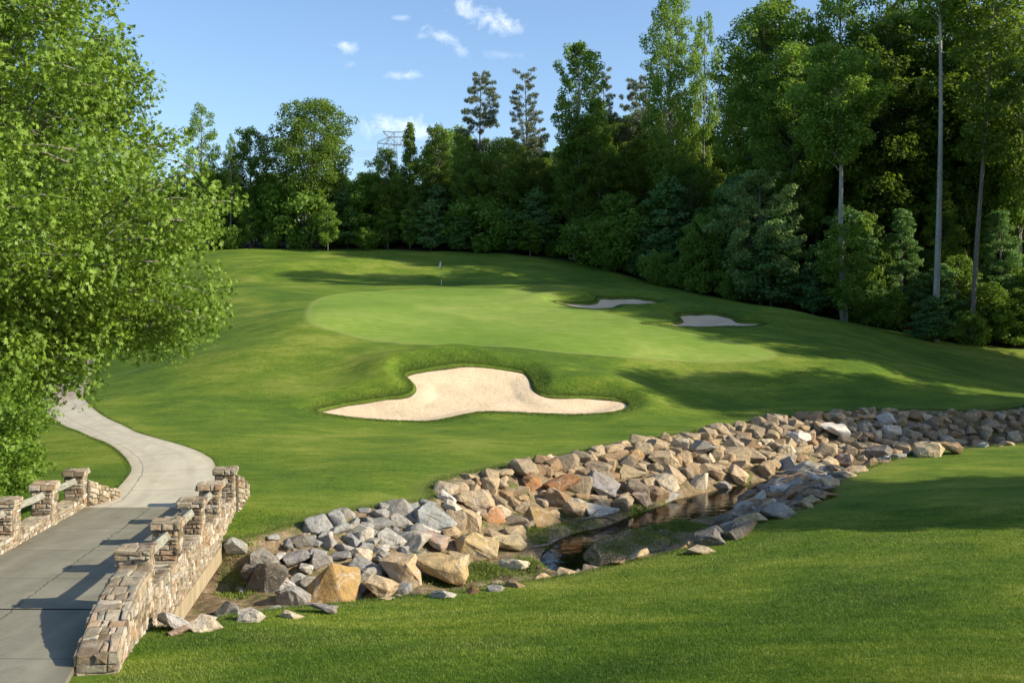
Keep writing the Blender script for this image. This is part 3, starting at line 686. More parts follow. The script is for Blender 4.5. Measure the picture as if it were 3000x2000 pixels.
# ------------------------------------------------------------------ rocks
def rock_mesh(seed, kind):
    r = np.random.default_rng(seed); bm = bmesh.new()
    n = {'block': 13, 'slab': 12, 'round': 22}[kind]
    sc = {'block': (1, .85, .72), 'slab': (1, .78, .34), 'round': (1, .8, .62)}[kind]
    for i in range(n):
        v = r.normal(size=3); v /= np.linalg.norm(v); v = np.sign(v) * np.abs(v) ** (.72 if kind != 'round' else .95); v *= r.uniform(.78, 1.)
        bm.verts.new((v[0] * sc[0] * .5, v[1] * sc[1] * .5, v[2] * sc[2] * .5))
    g = bmesh.ops.convex_hull(bm, input=bm.verts); 
    bmesh.ops.delete(bm, geom=[v for v in bm.verts if not v.link_faces], context='VERTS')
    bmesh.ops.dissolve_limit(bm, angle_limit=R(9), verts=bm.verts, edges=bm.edges)
    bmesh.ops.bevel(bm, geom=bm.edges[:], offset=.022 if kind != 'round' else .05, segments=2, profile=.6, affect='EDGES', clamp_overlap=True)
    bmesh.ops.triangulate(bm, faces=[f for f in bm.faces if len(f.verts) > 4])
    bmesh.ops.subdivide_edges(bm, edges=[e for e in bm.edges if e.calc_length() > .12], cuts=2, use_grid_fill=True)
    ext = [max(abs(v.co[k]) for v in bm.verts) for k in range(3)]
    for v in bm.verts:
        for k in range(3): v.co[k] *= .5 * sc[k] / ext[k]
    ph = r.uniform(0, 6, 6)
    for v in bm.verts:
        p = v.co; d = .014 * math.sin(p.x * 21 + ph[0] + 3 * math.sin(p.y * 9)) * math.sin(p.y * 19 + ph[1]) + .012 * math.sin(p.z * 33 + ph[2] + p.x * 12) + r.normal() * .004
        v.co += v.co.normalized() * d
    me = bpy.data.meshes.new('rock'); bm.to_mesh(me); bm.free(); me.materials.append(M['rock']); return me
ROCKM = {'block': [rock_mesh(i, 'block') for i in range(12)], 'slab': [rock_mesh(50 + i, 'slab') for i in range(7)], 'round': [rock_mesh(90 + i, 'round') for i in range(7)]}
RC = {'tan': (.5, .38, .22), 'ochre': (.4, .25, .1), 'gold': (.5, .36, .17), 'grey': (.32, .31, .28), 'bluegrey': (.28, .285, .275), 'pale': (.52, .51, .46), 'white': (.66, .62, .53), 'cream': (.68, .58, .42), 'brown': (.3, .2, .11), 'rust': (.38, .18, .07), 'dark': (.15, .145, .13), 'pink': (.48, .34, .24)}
rocks = []   # (x, y, r)
def place_rock(x, y, w, colour, kind, label, group=None, hfac=1., rz=None, sink=.2, name='boulder', tilt=.3):
    kindm = ROCKM[kind]; me = kindm[random.randrange(len(kindm))]
    o = bpy.data.objects.new(name, me); COL.objects.link(o)
    hz = float(height(x, y)[0]); hh = {'block': .66, 'slab': .34, 'round': .56}[kind] * w * hfac
    # flat stones lie along the slope of the bank
    e = .4; gx = float(height(x + e, y)[0] - height(x - e, y)[0]) / (2 * e); gy = float(height(x, y + e)[0] - height(x, y - e)[0]) / (2 * e)
    gx, gy = max(-.6, min(.6, gx)), max(-.6, min(.6, gy))
    o.location = (x, y, hz + hh * (.5 - sink)); o.scale = (w * 1.12, w * 1.12 * random.uniform(.85, 1.1), w * 1.1 * hfac)
    q = Vector((0, 0, 1)).rotation_difference(Vector((-gx * .8, -gy * .8, 1)).normalized())
    rot = Matrix.Rotation(random.uniform(-tilt, tilt), 3, 'X') @ Matrix.Rotation(random.uniform(-tilt, tilt), 3, 'Y') @ Matrix.Rotation(random.uniform(0, 6.28) if rz is None else rz, 3, 'Z')
    o.rotation_euler = (q.to_matrix() @ rot).to_euler()
    c = RC[colour]; f = random.uniform(.82, 1.18); o.color = (c[0] * f * random.uniform(.95, 1.05), c[1] * f, c[2] * f * random.uniform(.93, 1.07), 1)
    tag(o, label, 'boulder' if name == 'boulder' else 'stone', group); rocks.append((x, y, w * .5)); return o
HERO = [  # px, py, width px, colour, form, height factor, label
    (970, 1715, 175, 'ochre', 'block', 1.15, 'largest ochre pyramid boulder standing on the creek bed near the bridge'),
    (1172, 1672, 132, 'tan', 'block', 1.1, 'split brown and blue grey boulder right of the largest ochre pyramid boulder'),
    (1286, 1648, 160, 'gold', 'slab', 1.7, 'long low golden boulder with a pointed right end above the creek bed'),
    (1400, 1600, 122, 'gold', 'block', 1., 'bright golden pyramid boulder above the left end of the dark pool'),
    (858, 1746, 105, 'grey', 'round', 1.1, 'rounded dark grey boulder leaning at the foot of the largest ochre boulder'),
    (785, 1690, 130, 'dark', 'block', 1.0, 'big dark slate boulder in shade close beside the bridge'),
    (775, 1628, 92, 'grey', 'slab', 1.4, 'flat brown grey boulder nearest the far end of the bridge'),
    (838, 1706, 74, 'white', 'slab', 1.3, 'small white wedge lying on top of the dark slate boulder'),
    (866, 1618, 88, 'bluegrey', 'slab', 1.5, 'blue grey upright slab above the dark slate boulder'),
    (1113, 1720, 92, 'tan', 'block', 1., 'tan boulder between the ochre pyramid and the split boulder'),
    (1058, 1620, 62, 'cream', 'round', 1.1, 'pitted cream boulder in the middle of the grey bank stones'),
    (1270, 1504, 132, 'bluegrey', 'slab', 1.3, 'widest grey slab lying at the top of the bank below the lawn corner'),
    (1143, 1568, 88, 'pale', 'slab', 1.4, 'light blue grey slab in the middle of the left bank'),
    (1268, 1570, 82, 'pink', 'slab', 1.6, 'pinkish tan boulder under the widest grey slab'),
    (1258, 1540, 58, 'white', 'slab', 1.3, 'white flat stone tucked under the widest grey slab'),
    (1450, 1505, 84, 'rust', 'block', 1., 'orange brown slanting boulder above the golden pyramid boulder'),
    (1400, 1452, 122, 'tan', 'slab', 1.5, 'large tan boulder jutting from the bank by the lawn corner'),
    (1312, 1448, 62, 'white', 'slab', 1.4, 'white stone on the bank edge at the lawn corner'),
    (1330, 1478, 66, 'cream', 'slab', 1.4, 'cream stone left of the large tan jutting boulder'),
    (1478, 1582, 104, 'tan', 'slab', 1.4, 'flat tan boulder right of the bright golden pyramid'),
    (1508, 1642, 96, 'cream', 'slab', 1., 'low cream rock bedded in sand beside the pool'),
    (1377, 1518, 78, 'tan', 'block', .9, 'square tan boulder below the large jutting boulder'),
    (1322, 1556, 60, 'tan', 'round', 1., 'rounded tan boulder left of the bright golden pyramid'),
    (882, 1573, 62, 'dark', 'slab', 1.5, 'charcoal slab near the top of the left bank'),
    (958, 1585, 56, 'grey', 'block', 1., 'dark grey angular rock in the left bank'),
    (1172, 1519, 70, 'grey', 'slab', 1.3, 'grey slab at the lawn edge left of the widest slab'),
    (1112, 1522, 82, 'bluegrey', 'slab', 1.3, 'long blue grey slab at the lawn edge'),
    (1036, 1574, 62, 'bluegrey', 'slab', 1.4, 'slate slab above the pitted cream boulder'),
    (942, 1640, 70, 'grey', 'block', .9, 'grey boulder behind the ochre pyramid on its left'),
    (1000, 1618, 60, 'bluegrey', 'slab', 1.3, 'blue grey stone left of the pitted cream boulder'),
    (690, 1600, 60, 'pale', 'block', 1., 'pale grey rock in the corner between bridge end and lawn'),
    (740, 1672, 60, 'dark', 'block', 1., 'dark rock beneath the bridge edge'),
    (592, 1815, 98, 'cream', 'slab', 1.5, 'large cream rock at the lawn edge by the bridge foot'),
    (520, 1838, 62, 'pink', 'slab', 1.5, 'reddish rock leaning on the bridge foot'),
    (668, 1784, 66, 'bluegrey', 'block', 1., 'blue grey wedge rock beside the large cream rock'),
    (735, 1794, 84, 'white', 'slab', 1.4, 'white angular rock in the near row of stones'),
    (855, 1795, 64, 'cream', 'slab', 1., 'cream flat rock right of the white angular rock'),
    (944, 1776, 80, 'grey', 'slab', 1.1, 'light grey pointed slab in the near row of stones'),
    (1296, 1734, 74, 'pale', 'slab', 1., 'pale grey slab half sunk at the near lawn edge'),
    (1384, 1727, 42, 'rust', 'block', .8, 'small orange stone at the near lawn edge'),
    (1450, 1718, 52, 'grey', 'slab', 1.1, 'small grey slab right of the orange stone'),
    (1510, 1705, 54, 'brown', 'slab', 1.1, 'brown stone at the lawn edge below the sand'),
    (2052, 1408, 68, 'cream', 'block', 1.2, 'square cream boulder at the water line'),
    (1972, 1392, 66, 'tan', 'block', 1.2, 'tan boulder left of the square cream boulder'),
    (2304, 1366, 62, 'pale', 'block', 1.3, 'tall grey and white veined boulder at the water line'),
    (2366, 1371, 78, 'grey', 'round', 1., 'broad grey brown boulder right of the veined boulder'),
    (2240, 1371, 60, 'tan', 'round', 1.2, 'rounded brown boulder left of the veined boulder'),
    (2158, 1392, 62, 'tan', 'block', 1.1, 'brown boulder standing in the upper pool edge'),
    (2052, 1305, 70, 'bluegrey', 'block', 1., 'dark blue grey boulder high in the right bank'),
    (2342, 1283, 58, 'white', 'block', 1.2, 'upright white boulder in the middle of the right bank'),
    (2438, 1252, 80, 'white', 'slab', 1.7, 'broad white boulder near the top of the right bank'),
    (2610, 1255, 52, 'white', 'block', 1., 'white faceted stone farther along the right bank'),
    (2594, 1216, 56, 'white', 'slab', 1.5, 'white topped stone at the lawn edge far along the bank'),
    (2578, 1330, 78, 'dark', 'block', 1., 'dark boulder behind the near lawn corner'),
    (2300, 1318, 60, 'cream', 'round', 1.1, 'cream rounded boulder below the upright white boulder'),
    (2237, 1458, 52, 'white', 'block', 1.2, 'white upright rock in the near row of dark slabs'),
    (2270, 1484, 92, 'grey', 'slab', 1.7, 'grey flat boulder below the white upright rock'),
    (2165, 1535, 104, 'dark', 'slab', 1.8, 'long dark slab in the near row beside the pool'),
    (2076, 1572, 92, 'dark', 'block', .8, 'charcoal boulder at the left of the near dark row'),
    (2046, 1604, 78, 'tan', 'slab', 1.1, 'tan grey flat rock ending the near dark row'),
    (1876, 1458, 62, 'pink', 'block', .9, 'peach coloured boulder on the mud above the green weed'),
    (1757, 1478, 112, 'pale', 'slab', 1.4, 'wide pale grey boulder low on the middle bank'),
    (1690, 1472, 62, 'white', 'slab', 1.6, 'white split stone left of the wide pale grey boulder'),
    (1632, 1462, 76, 'brown', 'block', 1.1, 'dark faced brown boulder left of the white split stone'),
    (1820, 1478, 48, 'brown', 'block', 1.1, 'brown pointed stone right of the wide pale grey boulder'),
    (1762, 1415, 98, 'bluegrey', 'block', .8, 'bluish boulder with pale top in the middle bank'),
    (1640, 1395, 122, 'rust', 'slab', 1.6, 'broad rust brown boulder near the top of the middle bank'),
    (1565, 1412, 72, 'rust', 'block', .9, 'reddish brown boulder left of the broad rust boulder'),
    (1857, 1334, 62, 'ochre', 'block', 1., 'orange tan boulder high in the middle bank'),
    (1850, 1370, 80, 'tan', 'slab', 1.7, 'smooth tan boulder below the orange tan boulder'),
    (2425, 1356, 66, 'tan', 'round', 1., 'tan boulder right of the broad grey brown boulder'),
    (2488, 1340, 72, 'pink', 'block', .9, 'pinkish grey boulder left of the dark boulder'),
    (2718, 1306, 84, 'tan', 'slab', 1.7, 'wide tan boulder above the near lawn in the far stretch'),
    (2775, 1305, 70, 'brown', 'slab', 1.7, 'brown boulder right of the wide tan boulder'),
    (1960, 1440, 74, 'grey', 'slab', 1.5, 'grey boulder by the weed at the water edge'),
    (2120, 1420, 50, 'grey', 'round', 1., 'wet grey cobble at the pool edge'),
    (1940, 1345, 90, 'tan', 'block', .9, 'big tan boulder in the heart of the right bank'),
    (2190, 1300, 76, 'brown', 'block', .9, 'brown square boulder in the heart of the right bank'),
]
for (px, py, w, c, k, hf, lab) in HERO:
    hw = w * .28 * (hf if k == 'slab' else 1.2)
    x, y = hit(px, py + hw * .7, height, 14, 70)
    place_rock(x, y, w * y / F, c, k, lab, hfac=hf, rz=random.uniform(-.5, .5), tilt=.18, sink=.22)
HER = len(rocks)
# fill stones, thrown onto the bank one by one
def toe_y(x): return np.interp(x, TOE[:, 0], TOE[:, 1])
zones = [((-99, -2.6), 'between the bridge and the lawn corner', ['grey', 'bluegrey', 'grey', 'pale', 'tan', 'bluegrey', 'pale', 'dark', 'cream']),
         ((-2.6, 3.6), 'on the middle bank past the lawn corner', ['tan', 'ochre', 'brown', 'tan', 'rust', 'cream', 'cream', 'tan', 'pale']),
         ((3.6, 15.5), 'on the right bank above the pool', ['tan', 'tan', 'cream', 'ochre', 'brown', 'tan', 'tan', 'pale', 'gold']),
         ((15.5, 99), 'on the far right stretch of the bank', ['brown', 'tan', 'grey', 'dark', 'brown', 'tan', 'bluegrey'])]
WORD = {'tan': 'tan', 'ochre': 'ochre', 'gold': 'golden', 'grey': 'grey', 'bluegrey': 'blue grey', 'pale': 'pale grey', 'white': 'white', 'cream': 'cream', 'brown': 'brown', 'rust': 'rust brown', 'dark': 'charcoal', 'pink': 'pinkish'}
cand = []
xs = rng.uniform(-12.5, 36, 60000); ys = rng.uniform(23, 62, 60000)
ok = inside(xs, ys, BANK) & (inside(xs, ys, np.vstack([FAR_EDGE + [0, .1], TOE[::-1]])))
xs, ys = xs[ok], ys[ok]; ed = dist_poly(xs, ys, FAR_EDGE, False); et = dist_poly(xs, ys, TOE, False); st_ = sdf(xs, ys, STREAM, 3.)
fill = []; RA = np.zeros((6000, 3)); RA[:len(rocks)] = rocks
for i in range(len(xs)):
    x, y = xs[i], ys[i]; t = ed[i] / (ed[i] + et[i])
    if y > 40 and x > 26 + (y - 40): continue
    if x < -2.6: r = random.choice((.2, .26, .33, .42))
    elif x < 3.6: r = random.choice((.3, .38, .46, .54))
    else: r = random.choice((.34, .42, .5, .56) if x < 15 else (.28, .36, .44))
    if -2.6 <= x < 2.2 and t > .62 and random.random() < .9: continue       # bare mud and weed low on the middle bank
    if ed[i] < r * .85 or st_[i] < r * .6 + .1: continue
    _r = RA[:len(rocks)]
    if ((x - _r[:, 0]) ** 2 + (y - _r[:, 1]) ** 2 < ((r + _r[:, 2]) * (.6 if x < -2.6 else .62)) ** 2).any(): continue
    RA[len(rocks)] = (x, y, r)
    rocks.append((x, y, r)); fill.append((x, y, r))
# near row of stones along the near lawn edge
NE = NEAR_EDGE; L = np.r_[0, np.cumsum(np.hypot(*np.diff(NE, axis=0).T))]
s = 1.5
nearfill = []
while s < L[-1] - 12:
    x, y = np.interp(s, L, NE[:, 0]), np.interp(s, L, NE[:, 1]); px = CXP + F * x / y
    r = random.uniform(.15, .32) if px < 1850 else random.uniform(.28, .44)
    for k in range(1):
        a, b = x + random.uniform(-.1, .1) - k * .3, y + .2 + k * random.uniform(.5, .7)
        if px > 1080 and px < 1560 and random.random() < .3: continue
        if not any((a - u) ** 2 + (b - v) ** 2 < ((r + w) * .6) ** 2 for u, v, w in rocks): rocks.append((a, b, r)); nearfill.append((a, b, r, px))
    s += r * random.uniform(1.2, 1.9)
# rocks heaped between the near lawn and the pool
NB = np.array([hit(*p) for p in [(1870, 1640), (2050, 1596), (2250, 1516), (2390, 1472), (2445, 1418), (2520, 1378)]] + [plane(a, b, -8.) for a, b in [(2470, 1352), (2400, 1398), (2290, 1430), (2195, 1490), (2125, 1530), (2060, 1580), (1940, 1632)]])
for _ in range(9000):
    x = random.uniform(3, 14); y = random.uniform(26, 43); r = random.choice((.26, .34, .42, .5))
    if sdf(np.array([x]), np.array([y]), NB, 2.)[0] > -.12: continue
    if not any((x - u) ** 2 + (y - v) ** 2 < ((r + w) * .6) ** 2 for u, v, w in rocks): rocks.append((x, y, r)); nearfill.append((x, y, r, CXP + F * x / y))
allf = [(r / y, x, y, r, None) for x, y, r in fill] + [(r / y * (3. if px > 1850 else 1.3), x, y, r, px) for x, y, r, px in nearfill]
allf.sort(reverse=True); N_IND = 296 - HER
rocks_more = allf[N_IND:]
for (_, x, y, r, px) in allf[:N_IND]:
    if px is None:
        for (a, b), where, cols in zones:
            if a <= x < b: break
        c = random.choice(cols); kind = random.choice(['block', 'block', 'slab'] if x > -2.6 else ['slab', 'slab', 'block'])
        side = float(height(x, y)[0]) > -7.3
        lab = f"{WORD[c]} {'angular' if kind == 'block' else 'flat' if kind == 'slab' else 'rounded'} stone packed {'high' if side else 'low'} {where}"
        g = f"{WORD[c]} {kind} stones {'high' if side else 'low'} {where}"
    else:
        c = random.choice(['dark', 'grey', 'brown', 'tan', 'dark', 'brown', 'pale'] if px > 1900 else ['cream', 'grey', 'pale', 'brown', 'tan']); kind = 'slab'
        where = 'in the near row beside the pool' if px > 1900 else 'in the near row along the foreground lawn'
        lab = f"{WORD[c]} flat stone lying {where}"; g = f"{WORD[c]} stones {where}"
    place_rock(x, y, 2 * r * 1.2, c, kind, lab, g, hfac=random.uniform(.9, 1.3) * (1.35 if kind == 'slab' and px is None else 1.) * (.75 if x < -2.6 and px is None else 1.), sink=.42 if px is None else .32, name='stone', tilt=.35)
# the rest: small rubble between them, nobody could count it
def rubble(pts, name, label, fine=True, mt='rubble'):
    V = []; Fc = []; T = []; base = 0
    src = []
    for k in range(5):
        bm = bmesh.new(); r = np.random.default_rng(200 + k)
        if not fine: bm.from_mesh(ROCKM['block' if k < 3 else 'slab'][k])
        else:
            for i in range(9):
                v = r.normal(size=3); v /= np.linalg.norm(v); v = np.sign(v) * np.abs(v) ** .7; bm.verts.new(v * (.5, .4, .3) * r.uniform(.75, 1))
        if fine: bmesh.ops.convex_hull(bm, input=bm.verts)
        bmesh.ops.delete(bm, geom=[v for v in bm.verts if not v.link_faces], context='VERTS')
        bmesh.ops.triangulate(bm, faces=bm.faces[:]); bm.verts.index_update()
        src.append((np.array([v.co[:] for v in bm.verts]), np.array([[v.index for v in f.verts] for f in bm.faces]))); bm.free()
    P = np.array([(p[0], p[1]) for p in pts]); H_ = height(P[:, 0], P[:, 1])
    for (x, y, s), z in zip(pts, H_):
        v, f = src[random.randrange(5)]; a = random.uniform(0, 6.28); c_, s_ = math.cos(a), math.sin(a)
        tl = random.uniform(-.5, .5); m = np.array([[c_, -s_, 0], [s_, c_, 0], [0, 0, 1]]) @ np.array([[1, 0, 0], [0, math.cos(tl), -math.sin(tl)], [0, math.sin(tl), math.cos(tl)]]); w = (v * s) @ m.T + (x, y, z + s * (.1 if fine else .04))
        V.append(w); Fc.append(f + base); base += len(w); T.append(np.full(len(f), random.random()))
    me = mesh_np(name, np.vstack(V), np.vstack(Fc), M[mt], False, None, {'tint': np.concatenate(T)})
    return tag(link(name, me), label, 'rubble', kind='stuff')
pts = [(x, y, r * 2.4) for (_, x, y, r, px) in rocks_more if x >= -2.6]
if pts: rubble(pts, 'riprap', 'the smaller tan stones filling the creek bank between the boulders', False)
pts = [(x, y, r * 2.4) for (_, x, y, r, px) in rocks_more if x < -2.6]
if pts: rubble(pts, 'riprap', 'the smaller grey stones filling the creek bank near the bridge', False, 'rubble_grey')
pts = []
xs = rng.uniform(-12.5, 36, 16000); ys = rng.uniform(18, 60, 16000); m = (sdf(xs, ys, CREEK, 1.) < -.1); xs, ys = xs[m], ys[m]; inb = inside(xs, ys, BANK)
for x, y, b in zip(xs, ys, inb):
    if b or random.random() < .22: pts.append((x, y, random.choice((.05, .07, .09, .13, .18)) * (1 if b else .7)))
g1 = sdf(xs, ys, np.array([plane(a, b, WATER + .1) for a, b in [(1730, 1610), (1850, 1572), (1950, 1556), (1940, 1610), (1800, 1655), (1740, 1645)]]), 1.)
for _ in range(12000):
    px = random.uniform(1720, 1960); py = random.uniform(1560, 1655)
    if abs((py - 1606) + (px - 1840) * .3) > 40: continue
    x, y = plane(px, py, WATER + .1)
    if sdf(np.array([x]), np.array([y]), STREAM, 1.)[0] > .12: pts.append((x, y, random.choice((.05, .07, .09, .12))))
rubble(pts, 'gravel', 'loose gravel and chips in the creek cut')

# ------------------------------------------------------------------ trees
def unit(a): return a / (np.linalg.norm(a, axis=-1, keepdims=True) + 1e-9)
def leaves(C, Nn, size, tint, r, shape='quad', aspect=.7):
    """C centres, Nn normals -> vertices and faces of one crown"""
    n = len(C); q = unit(r.normal(size=(n, 3))); a = unit(np.cross(Nn, q)); b = np.cross(Nn, a); s = (size * r.uniform(.5, 1.35, n))[:, None]
    if shape == 'quad':
        f = r.uniform(.1, .35, (n, 1)) * s
        V = np.stack([C - a * s * .5, C + b * s * .5 * aspect + Nn * f * .4, C + a * s * .5 - Nn * f * .3, C - b * s * .5 * aspect], 1).reshape(-1, 3)
        Fq = np.arange(n * 4).reshape(n, 4); return V, Fq, tint
    # lobed leaf: a five pointed star of five quads
    V = [C]; 
    rad = [1., .42, .92, .4, .78, .3, .3, .3, .78, .4, .92, .42]
    ang = [0, .42, .85, 1.35, 1.8, 2.5, 3.14, 3.78, 4.48, 4.93, 5.43, 5.86]
    for rr, th in zip(rad, ang):
        V.append(C + (a * math.cos(th) + b * math.sin(th)) * s * .56 * rr - Nn * s * (.14 * rr * rr) * (1 if rr > .6 else -.3))
    V = np.stack(V, 1).reshape(-1, 3); k = np.arange(n)[:, None] * 13
    Fs = np.concatenate([k + np.array([[0, 1 + 2 * i - 1 if i else 12, 1 + 2 * i, 2 + 2 * i]]) for i in range(6)], 0)
    return V, Fs, np.tile(tint, 6)
def pyr(t): return (1 - t) ** .8
def make_tree(seed, H, cb, rad, profile, n_limb=40, clump=1.1, per=60, lsize=.3, shape='quad', mat='leaf_oak', bark='bark_grey', tr=.28, rise=.45, flat=.72, droop=0., lean=(0, 0), sub=4,
              trunk_top=.95, only=None, sparse=0., bend=.25, bare=0, updn=.6, crook=0.):
    r = np.random.default_rng(seed); mb = MB()
    nseg = 12; tp = []; ph = r.uniform(0, 6, 2)
    def axis(z): t = z / H; return np.array([lean[0] * t * H + bend * math.sin(t * 3.2 + ph[0]) * (H / 25) + crook * math.sin(t * 7), lean[1] * t * H + bend * math.sin(t * 2.7 + ph[1]) * (H / 25), z])
    zs = np.linspace(0, H * trunk_top, nseg); mb.tube([axis(z) for z in zs], [tr * (1.25 if k == 0 else 1) * (1 - .9 * (z / H)) + .02 for k, z in enumerate(zs)], 9)
    CC = []; RR = []; 
    for i in range(n_limb):
        t = (i + r.uniform(0, 1)) / n_limb; z = cb + t * (H * .97 - cb)
        az = i * 2.39996 + r.uniform(-.6, .6)
        L = max(.3, rad * profile(t) * r.uniform(.62, 1.12)); 
        if r.random() < sparse: continue
        d = np.array([math.cos(az), math.sin(az), 0]); z0 = max(z - L * rise * .6, cb * .6)
        base = axis(z0); end = np.array([axis(z)[0], axis(z)[1], 0]) + d * L; end[2] = z + L * rise * .3 - droop * L
        if only is not None and not only(end): continue
        mid = (base + end) / 2 + np.array([0, 0, L * (.12 + droop * .5)]) + r.normal(size=3) * .06 * L
        P = [base, base * .6 + mid * .4 + [0, 0, .03 * L], mid, mid * .45 + end * .55 + [0, 0, .05 * L], end]
        r0 = max(.025, tr * (1 - .85 * z0 / H) * .42); mb.tube(P, [r0, r0 * .8, r0 * .55, r0 * .35, r0 * .12], 5)
        ns = max(2, int(sub * L / rad + 1.5))
        for k in range(ns):
            f = .38 + .62 * (k + r.uniform(.2, 1)) / ns; q = base + (end - base) * f + np.array([0, 0, math.sin(f * 3.1) * .12 * L])
            side = np.cross(d, [0, 0, 1]) * r.uniform(-1, 1) * L * .42 * (1.15 - f * .6)
            c = q + side + np.array([0, 0, r.uniform(-.25, .35) * clump]); CC.append(c); RR.append(clump * r.uniform(.65, 1.2) * (.75 + .35 * (1 - t)))
            if np.linalg.norm(side) > .4 and L > 1.2: mb.tube([q, (q + c) / 2 + [0, 0, .1], c], [r0 * .35, r0 * .22, r0 * .1], 4)
        CC.append(end); RR.append(clump * r.uniform(.6, 1))
    CC = np.array(CC); RR = np.array(RR); nC = len(CC)
    cnt = np.maximum(4, (per * (RR / clump) ** 2).astype(int)); idx = np.repeat(np.arange(nC), cnt); n = len(idx)
    u = unit(r.normal(size=(n, 3))); rr = r.uniform(.25, 1., (n, 1)) ** .55; S = RR[idx][:, None] * np.array([1, 1, flat])
    if shape == 'needle':
        C = CC[idx] + u * rr * S; Nn = unit(np.cross(u, r.normal(size=(n, 3))))
        dr = unit(u + [0, 0, .35]); tint = np.clip(r.normal(.45, .2, n), 0, 1); s = (lsize * r.uniform(.7, 1.3, n))[:, None]; w = s * .13
        V = np.stack([C - dr * s * .5 - Nn * w, C - dr * s * .5 + Nn * w, C + dr * s * .5 + Nn * w * .4, C + dr * s * .5 - Nn * w * .4], 1).reshape(-1, 3); Fq = np.arange(n * 4).reshape(n, 4); T = tint
    else:
        C = CC[idx] + u * rr * S; Nn = unit(u * .5 + np.array([0, 0, updn]) + r.normal(size=(n, 3)) * .5)
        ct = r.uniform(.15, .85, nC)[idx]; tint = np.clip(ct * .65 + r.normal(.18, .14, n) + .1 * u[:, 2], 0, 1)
        V, Fq, T = leaves(C, Nn, lsize, tint, r, shape)
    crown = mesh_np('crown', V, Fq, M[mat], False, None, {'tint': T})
    return mb.mesh('trunk', M[bark], True), crown
def tree_obj(name, protos, x, y, z, rz, s, label, cat='tree', group=None, sx=1.):
    o = empty(name, (x, y, z), rz); o.scale = (s * sx, s * sx, s); tag(o, label, cat, group)
    link('trunk', protos[0], o); link('crown', protos[1], o); return o
rnd_ = lambda t: math.sin(math.pi * min(1, max(0, t * .86 + .1))) ** .6
oval = lambda t: (.55 + .9 * t * 1.2 if t < .35 else (1 - ((t - .35) / .65) ** 2.1) ** .5 + .02) if t < 1 else .05
cone = lambda t: .12 + .88 * (1 - t) ** .75 * min(1, .55 + t * 2.2)
top_ = lambda t: .35 + .65 * math.sin(math.pi * min(1, t * 1.02)) ** .8

PT = {}
PT['oak'] = make_tree(1, 20, 5.5, 6.6, oval, 78, 1.2, 120, .3, mat='leaf_oak', bark='bark_grey', sub=5)
PT['oak_b'] = make_tree(2, 19, 4., 5.2, oval, 62, 1.1, 115, .3, mat='leaf_oak', sub=4)
PT['poplar'] = make_tree(3, 30, 6, 5.2, cone, 95, 1.05, 90, .31, mat='leaf_poplar', bark='bark_pale', rise=.7, sub=4, tr=.32)
PT['poplar_b'] = make_tree(4, 32, 9, 5.6, oval, 95, 1.15, 92, .32, mat='leaf_poplar', bark='bark_grey', rise=.8, sub=4, tr=.34)
PT['dark'] = make_tree(5, 26, 5, 6.2, oval, 90, 1.2, 98, .33, mat='leaf_dark', bark='bark_dark', sub=5, tr=.32)
PT['dark_b'] = make_tree(6, 28, 7, 5.4, top_, 84, 1.15, 95, .33, mat='leaf_dark', bark='bark_dark', sub=4)
PT['blue'] = make_tree(7, 24, 3, 5.4, cone, 86, 1.1, 90, .31, mat='leaf_blue', bark='bark_grey', sub=5, flat=.45)
PT['cone'] = make_tree(8, 17, 2.5, 3.6, cone, 60, .95, 110, .29, mat='leaf_oak', sub=3, rise=.5)
PT['airy'] = make_tree(9, 19, 6.5, 3.8, top_, 42, .95, 95, .27, mat='leaf_poplar', bark='bark_grey', sub=3, sparse=.12)
PT['pine'] = make_tree(10, 25, 13.4, 3.7, lambda t: .4 + .7 * math.sin(math.pi * min(1, .2 + t * .78)) if t > .16 else .5, 74, .5, 75, .3, 'needle', 'needle', 'bark_pine', tr=.25, rise=.35, flat=.7, sub=6, sparse=.25)
PT['pine_b'] = make_tree(11, 26, 11, 4.2, lambda t: .95 - .5 * t, 74, .52, 70, .3, 'needle', 'needle', 'bark_pine', tr=.27, rise=.5, flat=.7, sub=7, sparse=.25, droop=-.15)
PT['tulip'] = make_tree(51, 30, 8, 5.2, lambda t: (.55 + .4 * t if t < .62 else 1.05 - (t - .62) * 2.3 if t < .95 else .12), 74, .95, 100, .33, mat='leaf_poplar', bark='bark_pale', rise=1.5, sub=5, tr=.3, droop=-.35, sparse=.1)
PT['under'] = make_tree(12, 9, .8, 3.2, rnd_, 46, .9, 95, .28, mat='leaf_poplar', bark='bark_dark', tr=.1, sub=4)
PT['under_b'] = make_tree(13, 8, .6, 2.8, cone, 44, .8, 95, .27, mat='leaf_blue', bark='bark_dark', tr=.09, sub=4, flat=.4)
PT['under_c'] = make_tree(14, 10, 1.6, 2.6, top_, 36, .75, 90, .26, mat='leaf_poplar', bark='bark_grey', tr=.08, sub=3, sparse=.1)
PT['bush'] = make_tree(15, 3.2, .1, 2.3, rnd_, 28, .7, 70, .2, mat='leaf_poplar', bark='bark_dark', tr=.05, sub=4, rise=.9)
PT['bush_b'] = make_tree(16, 2.6, .1, 1.9, rnd_, 24, .6, 60, .18, mat='leaf_poplar', bark='bark_dark', tr=.04, sub=4, rise=.9)

